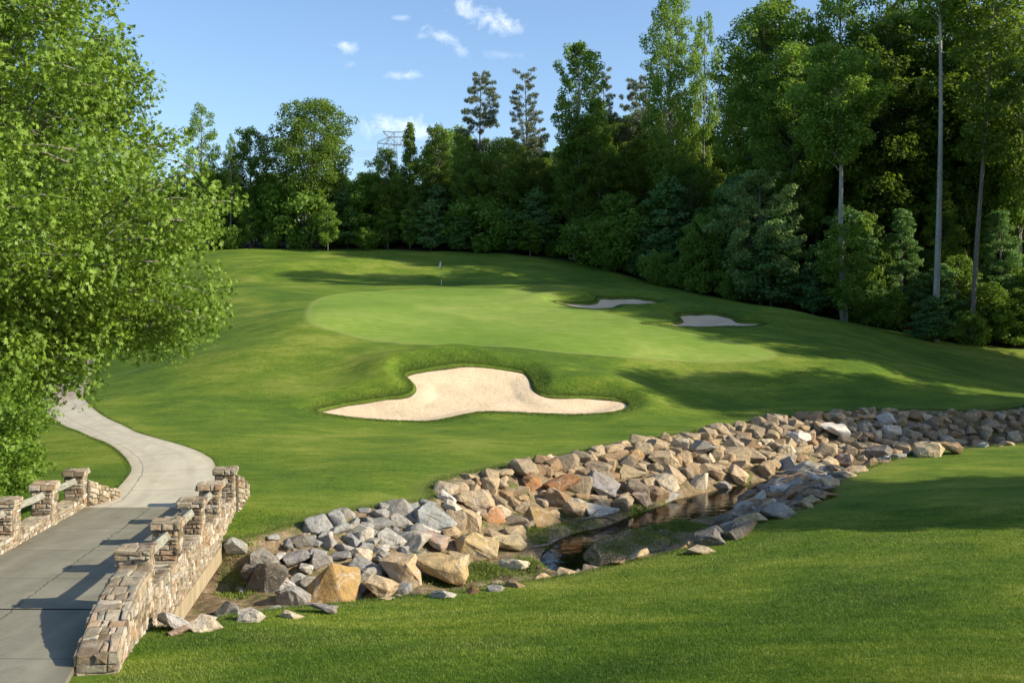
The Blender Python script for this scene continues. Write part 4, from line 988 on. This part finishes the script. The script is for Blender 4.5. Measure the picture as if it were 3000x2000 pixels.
def gz(x, y): return float(height(x, y)[0])
def by_px(key, name, px, top, Y, label, native, width=None, nat_w=None, rz=None, group=None, dx=0., base=None):
    """tree whose tip shows at (px, top) when it stands at distance Y"""
    x = (px - CXP) / F * Y; z = gz(x, Y); zt = (HY - top) / F * Y; s = (zt - z) / native
    sx = 1. if width is None else (width / F * Y) / (nat_w * s)
    return tree_obj(name, PT[key], x, Y, z - .1, random.uniform(0, 6.28) if rz is None else rz, s, label, 'pine' if 'pine' in key else 'tree' , group, sx)
# --- the row at the back, left to right
by_px('airy', 'slender_tree', 588, 296, 128, 'slender airy tree rising just right of the big sycamore crown', 19.2, 125, 8.2)
by_px('oak_b', 'oak_tree', 735, 366, 130, 'medium oak with irregular crown between the slender airy tree and the broad oak', 19.2, 160, 11)
by_px('oak', 'broad_oak', 925, 282, 129, 'broad rounded oak standing alone against the sky left of the pylon', 20.2, 290, 14.6, rz=1.)
by_px('oak_b', 'leafy_tree', 1130, 428, 127, 'vine clad tree just in front of the pylon', 19.2, 130, 11)
by_px('cone', 'conical_tree', 1198, 350, 131, 'narrow conical tree directly right of the pylon', 17.2, 100, 7.6)
by_px('oak_b', 'leafy_tree', 1283, 358, 131, 'uneven green tree between the narrow conical tree and the lone tall pine', 19.2, 120, 11)
by_px('oak_b', 'leafy_tree', 1350, 372, 134, 'rounded tree top immediately left of the lone tall pine', 19.2, 110, 11)
by_px('pine', 'pine_tree', 1408, 190, 126, 'lone tall pine with long bare trunk and small tufted crown', 25.2, 125, 8.2, rz=2.)
by_px('pine_b', 'pine_tree', 1540, 192, 132, 'grey green pine right of the lone tall pine', 26.2, 150, 9)
by_px('tulip', 'tulip_poplar', 1690, 112, 121, 'bright green poplar with arms held out against the sky and a pale trunk', 30.2, 200, 10.8, rz=.5)
by_px('pine_b', 'pine_tree', 1768, 190, 133, 'pine directly behind the right arm of the bright green poplar', 26.2, 120, 9)
by_px('pine', 'pine_tree', 1862, 205, 131, 'dark pine half hidden between the bright poplar and the towering tree', 25.2, 120, 8.2)
by_px('poplar_b', 'towering_poplar', 1965, -40, 118, 'towering tree leaving the top of the frame at the middle of the wood', 32.2, 200, 12.5)
by_px('airy', 'leafy_tree', 2062, 22, 122, 'feathery tree top on the right shoulder of the towering tree', 19.2, 120, 8.2)
by_px('dark', 'oak_tree', 2290, -30, 112, 'massive dark oak right of the gap of sky', 26.2, 330, 14.5)
by_px('dark_b', 'leafy_tree', 2150, 160, 124, 'dark tree beneath the gap of sky', 28.2, 170, 12.5)
by_px('poplar_b', 'tall_poplar', 2470, -120, 107, 'tall tree with a crooked grey trunk behind the pale young tree', 32.2, 260, 12.5)
by_px('poplar_b', 'tall_poplar', 2640, -160, 104, 'tall tree left of the white bare trunk', 32.2, 250, 12.5)
by_px('dark_b', 'tall_tree', 2830, -150, 100, 'tall dark tree between the two pale trunks at the right', 28.2, 280, 12.5)
by_px('poplar_b', 'tall_poplar', 2990, -200, 98, 'tall tree filling the right edge of the frame', 32.2, 300, 12.5)
# in front of the wood
by_px('cone', 'young_tree', 2120, 540, 106, 'blue green tree left of the pale young tree', 17.2, 200, 7.6)
PT['pale'] = make_tree(31, 13, 1.2, 4.7, lambda t: .2 + .9 * math.sin(math.pi * min(1, .22 + .78 * t)) ** .8, 60, .8, 105, .25, mat='leaf_pale', bark='bark_grey', tr=.13, sub=6, rise=.75, flat=.6)
by_px('pale', 'young_tree', 2225, 492, 99, 'pale green young tree standing in front of the dark wood', 13.1, 290, 10.2)
PT['willow'] = make_tree(32, 9, 1., 4.2, rnd_, 46, .75, 95, .26, mat='leaf_poplar', bark='bark_grey', tr=.1, sub=5, droop=.35, flat=.75, updn=.2)
by_px('willow', 'drooping_tree', 2520, 600, 97, 'drooping willow like tree at the wood edge left of the white trunk', 9.2, 230, 9.4)
by_px('under_b', 'understorey_tree', 2732, 860, 87.6, 'blue green small tree round the foot of the white trunk', 8.2, 170, 6.4)
by_px('under', 'understorey_tree', 2960, 870, 92, 'dark bush at the right edge of the frame', 9.2, 200, 7.4)
by_px('under_b', 'understorey_tree', 1960, 510, 112, 'layered blue green tree below the towering tree', 8.2, 260, 6.4)
by_px('under_c', 'sapling', 960, 585, 123, 'yellow green sapling in front of the broad oak', 10.2, 90, 6)
by_px('under_c', 'sapling', 1555, 640, 121, 'light green sapling right of the lone pine trunk', 10.2, 120, 6)
by_px('under_c', 'sapling', 1070, 660, 123, 'little sapling right of the yellow green one', 10.2, 60, 6)
PT['white'] = make_tree(41, 36, 25.5, 3.4, top_, 26, 1.1, 90, .33, mat='leaf_poplar', bark='bark_pale', tr=.25, sub=4, rise=.8, bend=.3)
PT['white_b'] = make_tree(42, 34, 15, 3.4, top_, 40, 1.1, 90, .33, mat='leaf_dark', bark='bark_grey', tr=.2, sub=4, rise=.8, bend=.5)
by_px('white', 'white_trunk_tree', 2740, -330, 88.5, 'tree with the tall straight white trunk rising in front of the wood', 36, rz=0.)
by_px('white_b', 'pale_trunk_tree', 2878, -200, 90, 'tree with the thinner pale trunk right of the tall white one', 34, rz=0.)
PT['crook'] = make_tree(43, 27, 15.5, 4.4, oval, 44, 1.1, 110, .33, mat='leaf_poplar', bark='bark_pale', tr=.3, sub=5, rise=.9, bend=.7, crook=.3)
by_px('crook', 'crooked_tree', 2462, 120, 93.5, 'tree with a curved pale trunk rising behind the pale young tree', 27., rz=2.2)
by_px('airy', 'slender_tree', 676, 385, 127, 'thin half bare tree left of the medium oak', 19.2, 50, 8.2)
by_px('under_c', 'sapling', 2478, 640, 91.5, 'light green sapling hiding the foot of the curved trunk', 10.2, 170, 6)
# --- depth of the wood: many more trees behind and between
dens = []
def wood(n, x0, x1, y0, y1, keys, hmin, hmax, sp, zone, cond=None, name='woodland_tree', cat='tree'):
    k = 0; tries = 0
    while k < n and tries < n * 60:
        tries += 1; x = random.uniform(x0, x1); y = random.uniform(y0, y1)
        if cond and not cond(x, y): continue
        if any((x - a) ** 2 + (y - b) ** 2 < ((sp + c) / 2) ** 2 for a, b, c in dens): continue
        key = random.choice(keys); nat = {'oak': 20, 'oak_b': 19, 'poplar': 30, 'poplar_b': 32, 'dark': 26, 'dark_b': 28, 'blue': 24, 'cone': 17, 'airy': 19, 'pine': 25, 'pine_b': 26, 'under': 9, 'under_b': 8, 'under_c': 10, 'bush': 3.2, 'bush_b': 2.6}[key]
        h = random.uniform(hmin, hmax)
        desc = {'oak': 'green oak', 'oak_b': 'green oak', 'poplar': 'light green tapering tree', 'poplar_b': 'light green tall tree', 'dark': 'dark round crowned tree', 'dark_b': 'dark tall tree', 'blue': 'blue green tapering tree', 'cone': 'green conical tree', 'airy': 'airy light tree', 'pine': 'pine', 'pine_b': 'pine',
                'under': 'leafy small tree', 'under_b': 'blue green small tree', 'under_c': 'light green sapling', 'bush': 'leafy shrub', 'bush_b': 'light green shrub'}[key]
        dens.append((x, y, sp)); tree_obj(name, PT[key], x, y, gz(x, y) - .15, random.uniform(0, 6.28), h / nat, f'{desc} {zone}', cat, f'{desc}s {zone}', random.uniform(.85, 1.2)); k += 1
inw = lambda x, y: wood_mask(np.array([x]), np.array([y]))[0] > .75
pxof = lambda x, y: CXP + F * x / y
wood(20, -10, 8, 126, 150, ['oak_b', 'poplar_b', 'oak', 'poplar', 'oak_b'], 10, 15, 4.2, 'deep in the wood behind the green', lambda x, y: inw(x, y) and 1200 < pxof(x, y) < 1680)
wood(18, 8, 28, 120, 146, ['oak_b', 'oak', 'poplar', 'dark_b', 'poplar_b'], 15, 21, 5., 'deep in the middle of the wood', lambda x, y: inw(x, y) and 1680 < pxof(x, y) < 2130)
wood(26, 20, 56, 97, 109, ['dark', 'dark_b', 'poplar_b', 'poplar', 'oak', 'poplar_b'], 27, 34, 6., 'inside the tall wood on the right', lambda x, y: inw(x, y) and 2200 < pxof(x, y) < 3080 and y > 98)
wood(26, 22, 66, 110, 135, ['dark', 'oak', 'oak_b', 'poplar'], 14, 19, 6., 'behind the tall wood on the right', lambda x, y: inw(x, y) and 2150 < pxof(x, y) < 3080)
wood(34, 20, 50, 94, 116, ['under_c', 'under_b', 'blue', 'oak_b', 'cone', 'poplar'], 9, 16, 4., 'in the middle storey of the right wood', lambda x, y: inw(x, y) and pxof(x, y) > 1990)
wood(34, -30, 26, 127, 140, ['under', 'oak_b', 'under_b'], 7, 9.5, 2.9, 'low in the middle of the back wood', lambda x, y: inw(x, y) and 950 < pxof(x, y) < 2050)
wood(16, 34, 66, 104, 122, ['under', 'under_b'], 8, 10, 3., 'low within the tall right wood', lambda x, y: inw(x, y) and 2500 < pxof(x, y) < 3080)
wood(26, -10, 80, 138, 172, ['cone', 'blue', 'under'], 13, 17, 4.5, 'far back in the wood', lambda x, y: inw(x, y) and 1150 < pxof(x, y) < 3050)
wood(20, 36, 72, 108, 136, ['cone', 'blue', 'under'], 10, 15, 4.5, 'low inside the right wood', lambda x, y: inw(x, y) and 2400 < pxof(x, y) < 3080)
wood(26, -60, -10, 130, 150, ['oak_b', 'under', 'dark', 'cone'], 7, 10.5, 3.6, 'low behind the broad oak', lambda x, y: inw(x, y) and pxof(x, y) < 1200)
wood(34, -52, -10, 122, 130, ['under', 'under_c', 'under_b', 'bush_b'], 4.5, 7.5, 2.8, 'at the wood edge under the broad oak', lambda x, y: inw(x, y) and pxof(x, y) > 480, 'understorey_tree')
wood(26, -14, 10, 120, 127, ['under', 'under_b', 'under', 'under_c', 'bush'], 4.5, 8.5, 2.5, 'at the wood edge behind the flag', lambda x, y: inw(x, y), 'understorey_tree')
wood(34, 8, 50, 91, 118, ['under', 'under_b', 'under', 'bush', 'under_c'], 5, 9, 2.8, 'at the shaded edge of the right wood', lambda x, y: .5 < wood_mask(np.array([x]), np.array([y]))[0] and sdf(np.array([x]), np.array([y]), WOODLINE, 9.)[0] > -5, 'understorey_tree')
wood(22, 22, 50, 89, 104, ['under', 'under_b', 'bush'], 3.5, 6.5, 2.6, 'at the foot of the tall right wood', lambda x, y: pxof(x, y) > 2250 and -5 < sdf(np.array([x]), np.array([y]), WOODLINE, 9.)[0] < -.5 and not (2690 < pxof(x, y) < 2790 and y < 91), 'understorey_tree')
wood(90, -48, 50, 89, 127, ['bush', 'bush_b', 'bush'], 1.8, 3.4, 1.7, 'along the foot of the wood', lambda x, y: -2.6 < sdf(np.array([x]), np.array([y]), WOODLINE, 9.)[0] < .3 , 'shrub', 'shrub')
# trees standing right of the frame: their shadows cross the fairway
for (x, y, h, key) in [(53, 67.5, 22, 'oak_b'), (50, 76, 26, 'dark'), (53, 82, 29, 'dark'), (57, 70, 24, 'oak'), (47, 52.6, 24, 'dark'), (55, 52.8, 26, 'dark'), (44, 53., 15, 'oak'), (51, 73, 25, 'dark'), (52, 79, 28, 'dark_b'), (54, 85, 30, 'dark'), (60, 82, 31, 'poplar_b'), (62, 76, 29, 'dark_b'), (28.5, 29.5, 13.5, 'oak_b'), (33, 31.6, 15, 'oak'), (40, 30, 17, 'dark')]:
    nat = {'oak': 20, 'oak_b': 19, 'dark': 26, 'dark_b': 28, 'poplar_b': 32}[key]
    y -= 3.5; h *= 1.2 if y > 62 else 1.; tree_obj('roadside_tree', PT[key], x, y, gz(x, y) - .1, x, h / nat, 'shade tree right of the frame whose shadow crosses the fairway', 'tree', 'shade trees right of the frame')

# --- the big sycamore at the left: trunk behind the frame edge, lobed leaves
def hero_prof(t): return float(np.interp(t, [0, .06, .15, .26, .38, .5, .68, .85, 1], [.55, .84, .98, 1.06, .97, .79, .6, .44, .14]))
hx, hy = -17.6, 33.5
PT['hero'] = make_tree(77, 20.5, 3.3, 7.75, hero_prof, 175, .9, 122, .215, 'star', 'leaf_hero', 'bark_grey', tr=.22, rise=1.5, flat=1., sub=11, only=lambda e: e[0] > -2.6, updn=.25, droop=.3)
sy = tree_obj('sycamore_tree', PT['hero'], hx, hy, gz(hx, hy) - .1, 0, 1., 'huge bright sycamore with lobed leaves hanging over the cart path', 'tree')
PT['vine'] = make_tree(78, 3.6, .1, 2.3, rnd_, 46, .55, 80, .15, 'star', 'leaf_vine', 'bark_dark', tr=.06, sub=6, rise=.9, updn=.4)
PT['vine_b'] = make_tree(79, 5.5, .1, 2.6, lambda t: 1 - .5 * t, 54, .6, 75, .16, 'star', 'leaf_vine', 'bark_dark', tr=.07, sub=6, rise=.8, updn=.4)
for (x, y, s, k, lab) in [(-16.0, 29.6, 1.0, 'vine', 'low leafy bush behind the left parapet of the bridge'), (-17.6, 31.5, 1.0, 'vine_b', 'tall leafy bush under the big sycamore'), (-18.6, 27.8, .95, 'vine', 'leafy bush at the far left behind the timber rails'),
                          (-15.6, 26.6, .62, 'vine', 'small bush rooted at the left side of the bridge')]:
    tree_obj('leafy_bush', PT[k], x, y, gz(x, y) - .1, x * 3, s, lab, 'bush')
# dark trees behind the sycamore
for (x, y, h, k, lab) in [(-25, 44, 17, 'dark', 'dark tree behind the sycamore'), (-29, 52, 18, 'oak', 'oak beyond the sycamore'), (-24, 37, 14, 'dark_b', 'dark tree at the left edge behind the sycamore'), (-38, 75, 18, 'oak_b', 'oak far behind the sycamore')]:
    nat = {'oak': 20, 'oak_b': 19, 'dark': 26, 'dark_b': 28}[k]; tree_obj('leafy_tree', PT[k], x, y, gz(x, y) - .1, x, h / nat, lab, 'tree')

# ------------------------------------------------------------------ grass blades, weeds, driftwood, flag, pylon
def blades(X, Y, Hh, Wd, name, mat, label, r, lean=.5, two=False):
    n = len(X); Z = height(X, Y); a = r.uniform(0, 6.28, n); ux, uy = np.cos(a) * Wd / 2, np.sin(a) * Wd / 2; l = r.uniform(0, lean, n) * Hh; b = r.uniform(0, 6.28, n)
    V = np.stack([np.stack([X - ux, Y - uy, Z - .004], -1), np.stack([X + ux, Y + uy, Z - .004], -1), np.stack([X + np.cos(b) * l, Y + np.sin(b) * l, Z + Hh], -1)], 1).reshape(-1, 3)
    o = link(name, mesh_np(name, V, np.arange(n * 3).reshape(n, 3), M[mat], False, None, {'tint': np.clip(PATCH(X, Y) + r.normal(0, .22, n), 0, 1)})); return tag(o, label, 'grass', kind='stuff')
def PATCH(X, Y): return .42 + .14 * np.sin(X * .35 + 1.3 * np.sin(Y * .21)) * np.sin(Y * .27 + .8) + .15 * np.sin(X * 1.1 + Y * .4 + 2) * np.sin(Y * 1.3 - X * .3) + .08 * np.sin(X * 3.1) * np.sin(Y * 2.7 + X)
def scatter(n, r):
    # even on the ground, thinning with distance
    v = r.uniform(0, 1, n); Y = 11. / (1 - v * (1 - 11 / 30.)); X = r.uniform(-.56, .56, n) * Y
    return X, Y
X, Y = scatter(560000, rng)
ok = (sdf(X, Y, CREEK, 1.) > .02) & (sdf(X, Y, PATHP, 1.) > .02) & ~((X > xl(Y) - .7) & (X < xr(Y) + .56) & (Y < 31.7)) 
ok &= ~((Y < 19) & (X < np.interp(Y, [11, 14.75, 17.8], [-5.75, -5.85, -6.4])))
X, Y = X[ok], Y[ok]
blades(X, Y, rng.uniform(.018, .045, len(X)) * (Y / 15) ** .4, .007 * (Y / 13) * rng.uniform(.7, 1.5, len(X)), 'grass', 'blade', 'short mown grass blades of the foreground lawn', rng, 1.1)
# longer fringe at the creek edges and bunker rims
def along(P, n, d0, d1, r, closed=False):
    Q = np.vstack([P, P[:1]]) if closed else P
    L = np.r_[0, np.cumsum(np.hypot(*np.diff(Q, axis=0).T))]; s = r.uniform(0, L[-1], n); x = np.interp(s, L, Q[:, 0]); y = np.interp(s, L, Q[:, 1])
    return x + r.normal(0, 1, n) * d1 + 0, y + r.normal(0, 1, n) * d1 + d0
fx_, fy_ = [], []
for P, n, d, c in ((FAR_EDGE, 30000, .16, False), (NEAR_EDGE, 34000, .13, False)):
    a, b = along(P, n, 0, d, rng, c); s = sdf(a, b, CREEK, 1.); k = (s > -.12) & (s < .4) & (b > 17); fx_.append(a[k]); fy_.append(b[k])
for P in (B1, B2, B3):
    a, b = along(P, 16000, 0, .12, rng, True); s = sdf(a, b, P, 1.); k = (s > .06) & (s < .45); fx_.append(a[k]); fy_.append(b[k])
for P in (PR, PL):
    a, b = along(P, 26000, 0, .07, rng); s = sdf(a, b, PATHP, 1.); k = (s > -.03) & (b > 31); fx_.append(a[k]); fy_.append(b[k])
for P, n in ((B1, 60000), (B2, 7000), (B3, 8000)):
    a, b = along(P, n, .1, .5, rng, True); s = sdf(a, b, P, 2.); k = (s > .05) & (s < 1.5) & (rng.uniform(size=n) > s / 1.2); fx_.append(a[k]); fy_.append(b[k])
X, Y = np.concatenate(fx_), np.concatenate(fy_)
blades(X, Y, rng.uniform(.03, .09, len(X)), .011 * np.maximum(Y / 25, .8), 'fringe_grass', 'fringe', 'longer uncut grass along the creek and bunker edges', rng, .9)
# bright weed in the creek bed
wx, wy = [], []
for (a, b, ra, rb, n) in [(2015, 1470, 70, 12, 5000), (1880, 1492, 60, 14, 3500), (1990, 1545, 75, 15, 6000), (1900, 1580, 80, 30, 8000), (1800, 1615, 70, 30, 4000), (1632, 1652, 38, 16, 4500), (1540, 1660, 60, 20, 1600), (1420, 1680, 90, 22, 3500), (1330, 1698, 90, 16, 3500), (1560, 1555, 60, 25, 1500), (1290, 1705, 50, 15, 1500),
                          (1120, 1735, 60, 12, 1500), (700, 1735, 60, 20, 1500), (1690, 1540, 50, 18, 900), (1600, 1585, 40, 14, 900)]:
    g = rng.normal(size=(n, 2)) * .5; 
    y = 8.05 * F / (b + g[:, 1] * rb - HY); x = (a + g[:, 0] * ra - CXP) / F * y; wx.append(x); wy.append(y)
X, Y = np.concatenate(wx), np.concatenate(wy); k = sdf(X, Y, CREEK, 1.) < -.1; X, Y = X[k], Y[k]
kk = rng.uniform(size=len(X)) < .75; X, Y = X[kk], Y[kk]; blades(X, Y, rng.uniform(.03, .11, len(X)), .03, 'creek_weed', 'weed', 'bright green weed growing in the creek bed', rng, 1.2)
# driftwood
for (pts_, lab) in [([(1692, 1532), (1730, 1524), (1770, 1517), (1815, 1532)], 'bleached fallen branch lying on the mud beside the pool'), ([(1560, 1608), (1600, 1602), (1632, 1585)], 'short bleached stick at the bend of the water')]:
    mb = MB(); P = []
    for k, (a, b) in enumerate(pts_):
        x, y = hit(a, b, height, 14, 70); P.append(Vector((x, y, gz(x, y) + .07)))
    mb.tube(P, [.03, .045, .035, .015][:len(P)], 7); mb.tube([P[1], P[1] + Vector((.25, .3, .16)), P[1] + Vector((.6, .35, .2))], [.025, .018, .008], 5)
    o = mb.build('driftwood', M['bark_grey'], None, True); tag(o, lab, 'branch')
# flag
fx0, fy0 = hit(1293, 836, height, 60, 140); fy0 += .6; fx0 = (1293 - CXP) / F * fy0; fz = gz(fx0, fy0)
fl = empty('golf_flag', (fx0, fy0, fz)); tag(fl, 'white golf flag hanging from its pin at the back of the green', 'flag')
for k, (a, b, m) in enumerate([(0, .55, 'white'), (.55, .95, 'black'), (.95, 1.45, 'white'), (1.45, 2.35, 'black')]):
    mb = MB(); mb.tube([(0, 0, a), (0, 0, b)], .021 if k % 2 == 0 else .02, 8); mb.build('pole', M[m], fl)
mb = MB(); V = []; n = 10
for i in range(n + 1):
    for j in range(5):
        u_, v_ = j / 4, i / n; w = .34 * (1 - .25 * v_) * u_; V.append((-.01 - w * (.45 + .45 * v_) , .07 * math.sin(u_ * 9 + v_ * 2) * u_, 2.34 - v_ * .58 - u_ * .2 * (1 - v_ * .5)))
mb.add(V, [(i * 5 + j, i * 5 + j + 1, (i + 1) * 5 + j + 1, (i + 1) * 5 + j) for i in range(n) for j in range(4)], .6); mb.build('flag_cloth', M['cloth'], fl, True)
mb = MB(); mb.tube([(0, 0, -.1), (0, 0, .012)], .055, 14); mb.build('hole_cup', M['white'], fl)
# pylon
py_Y = 300.; px_ = lambda a: (a - 1150) / F * py_Y; pz = lambda b: (HY - b) / F * py_Y
pb = gz((1150 - CXP) / F * py_Y, py_Y); pyl = empty('transmission_pylon', ((1150 - CXP) / F * py_Y, py_Y, pb)); tag(pyl, 'steel lattice power pylon rising behind the trees', 'pylon')
mb = MB(); zt = pz(425) - pb; w0, w1 = 3.6, 1.15
def leg(z): t = z / zt; return w0 * (1 - t) + w1 * t
lv = np.linspace(0, zt, 11)
for sx_ in (-1, 1):
    for sy_ in (-1, 1): mb.tube([(sx_ * leg(z), sy_ * leg(z) * .8, z) for z in lv], .07, 5)
for i in range(10):
    a, b = lv[i], lv[i + 1]
    for sy_ in (-1, 1):
        mb.tube([(-leg(a), sy_ * leg(a) * .8, a), (leg(b), sy_ * leg(b) * .8, b)], .035, 4); mb.tube([(leg(a), sy_ * leg(a) * .8, a), (-leg(b), sy_ * leg(b) * .8, b)], .035, 4)
        mb.tube([(-leg(b), sy_ * leg(b) * .8, b), (leg(b), sy_ * leg(b) * .8, b)], .035, 4)
        mb.tube([(sy_ * leg(a), -leg(a) * .8, a), (sy_ * leg(b), leg(b) * .8, b)], .035, 4)
mb.build('lattice_body', M['steel'], pyl)
mb = MB(); q = lambda a, b, y=0: (px_(a), y, pz(b) - pb)
for y in (-.7, .7):
    for seg in [((1106, 420), (1215, 428)), ((1106, 417), (1140, 402)), ((1140, 402), (1215, 402)), ((1122, 385), (1155, 430)), ((1122, 385), (1172, 428)), ((1155, 387), (1122, 428)), ((1155, 387), (1172, 425)), ((1122, 385), (1155, 388)), ((1155, 388), (1156, 440)), ((1140, 402), (1132, 424)),
                ((1172, 402), (1180, 427)), ((1190, 387), (1172, 425)), ((1155, 387), (1190, 387)), ((1190, 387), (1215, 428))]:
        mb.tube([q(*seg[0], y), q(*seg[1], y)], .075, 4)
mb.build('crossarm', M['steel'], pyl)
for a in (1106, 1215):
    mb = MB(); mb.tube([q(a, 420), q(a, 447)], .09, 6); mb.build('insulator', M['steel'], pyl)
mb = MB()
for a in (1106, 1156, 1215):
    P = []
    for k in range(25):
        t = k / 24; P.append((px_(a) - 110 * t, -60 * t + 0, pz(440) - pb - 14 * 4 * t * (1 - t) * .5 + 2 * t))
    mb.tube(P, .03, 4)
mb.build('power_line', M['steel'], pyl)

# ------------------------------------------------------------------ sky, sun, camera
SUN_EL, SUN_AZ = R(28.5), R(-12)        # azimuth measured from +X towards +Y
sd = Vector((math.cos(SUN_EL) * math.cos(SUN_AZ), math.cos(SUN_EL) * math.sin(SUN_AZ), math.sin(SUN_EL)))
t = NT('World', True)
sky = t.n('ShaderNodeTexSky', sky_type='NISHITA', sun_disc=False, sun_elevation=SUN_EL, sun_rotation=math.atan2(sd.x, sd.y), altitude=200, air_density=1.0, dust_density=1.2, ozone_density=3.5)
G = t.n('ShaderNodeTexCoord').outputs['Generated']
sp = t.n('ShaderNodeSeparateXYZ', {0: G})
U = t.math('DIVIDE', sp.outputs[0], sp.outputs[1]); W = t.math('DIVIDE', sp.outputs[2], sp.outputs[1])
uv = t.n('ShaderNodeCombineXYZ', {0: U, 1: W, 2: 0.}).outputs[0]
nz = t.noise(uv, 58., 9, .66, .5); nz2 = t.noise(uv, 9., 3, .5)
tot = None
def cloud(px, py, rx, ry, ang, amt):
    global tot
    a = (px - CXP) / F; b = (HY - py) / F; c, s = math.cos(ang), math.sin(ang)
    du = t.math('SUBTRACT', U, a); dv = t.math('SUBTRACT', W, b)
    p = t.math('ADD', t.math('MULTIPLY', du, c * F / rx), t.math('MULTIPLY', dv, s * F / rx)); q_ = t.math('ADD', t.math('MULTIPLY', du, -s * F / ry), t.math('MULTIPLY', dv, c * F / ry))
    d = t.math('SQRT', t.math('ADD', t.math('MULTIPLY', p, p), t.math('MULTIPLY', q_, q_)))
    v = t.math('ADD', t.math('SUBTRACT', 1.0, d), t.math('MULTIPLY', t.math('SUBTRACT', nz, .5), 3.6)); v = t.math('MULTIPLY', t.math('POWER', t.mr(v, -.1, 1.9), 1.3), amt)
    tot = v if tot is None else t.math('MAXIMUM', tot, v)
for c in [(1375, 30, 62, 34, -.25, .85), (1450, 62, 75, 34, -.5, .9), (1500, 88, 40, 18, .1, .6), (1300, 112, 60, 22, -.45, .7), (1345, 140, 45, 20, -.9, .5), (1240, 106, 26, 12, 0, .35), (1015, 138, 38, 22, -.3, .8), (1190, 222, 60, 13, 0, .5), (1175, 52, 42, 10, 0, .35), (1470, 160, 70, 14, -.1, .2),
          (1150, 372, 110, 34, .05, .95), (1240, 385, 60, 34, 0, .8), (1030, 190, 20, 12, 0, .2), (800, 540, 60, 22, 0, .3)]: cloud(*c)
front = t.math('GREATER_THAN', sp.outputs[1], .05)
tot = t.math('MULTIPLY', tot, front, clamp=True)
col = t.mix(tot, sky.outputs[0], (7.2, 7.3, 7.7))
bg = t.n('ShaderNodeBackground', {'Color': col, 'Strength': .14})
t.out(bg.outputs[0])
L = bpy.data.lights.new('sun', 'SUN'); L.energy = 5.; L.angle = R(.55); L.color = (1., .9, .72)
lo_ = bpy.data.objects.new('sun', L); COL.objects.link(lo_); lo_.rotation_euler = sd.to_track_quat('Z', 'Y').to_euler(); lo_.location = (40, -20, 60)
cam = bpy.data.cameras.new('camera'); co = bpy.data.objects.new('camera', cam); COL.objects.link(co)
cam.sensor_width = 36.; cam.lens = 36. * F / 3000; cam.shift_y = -(1000 - HY) / 3000; cam.clip_start = .1; cam.clip_end = 9000
co.location = (0, 0, 0); co.rotation_euler = (R(90), 0, 0); scene.camera = co
scene.view_settings.view_transform = 'Standard'; scene.view_settings.look = 'None'; scene.view_settings.gamma = 1; scene.view_settings.exposure = .66
scene.cycles.max_bounces = 7; scene.cycles.diffuse_bounces = 5; scene.cycles.transmission_bounces = 5; scene.cycles.transparent_max_bounces = 8
scene.cycles.use_denoising = True
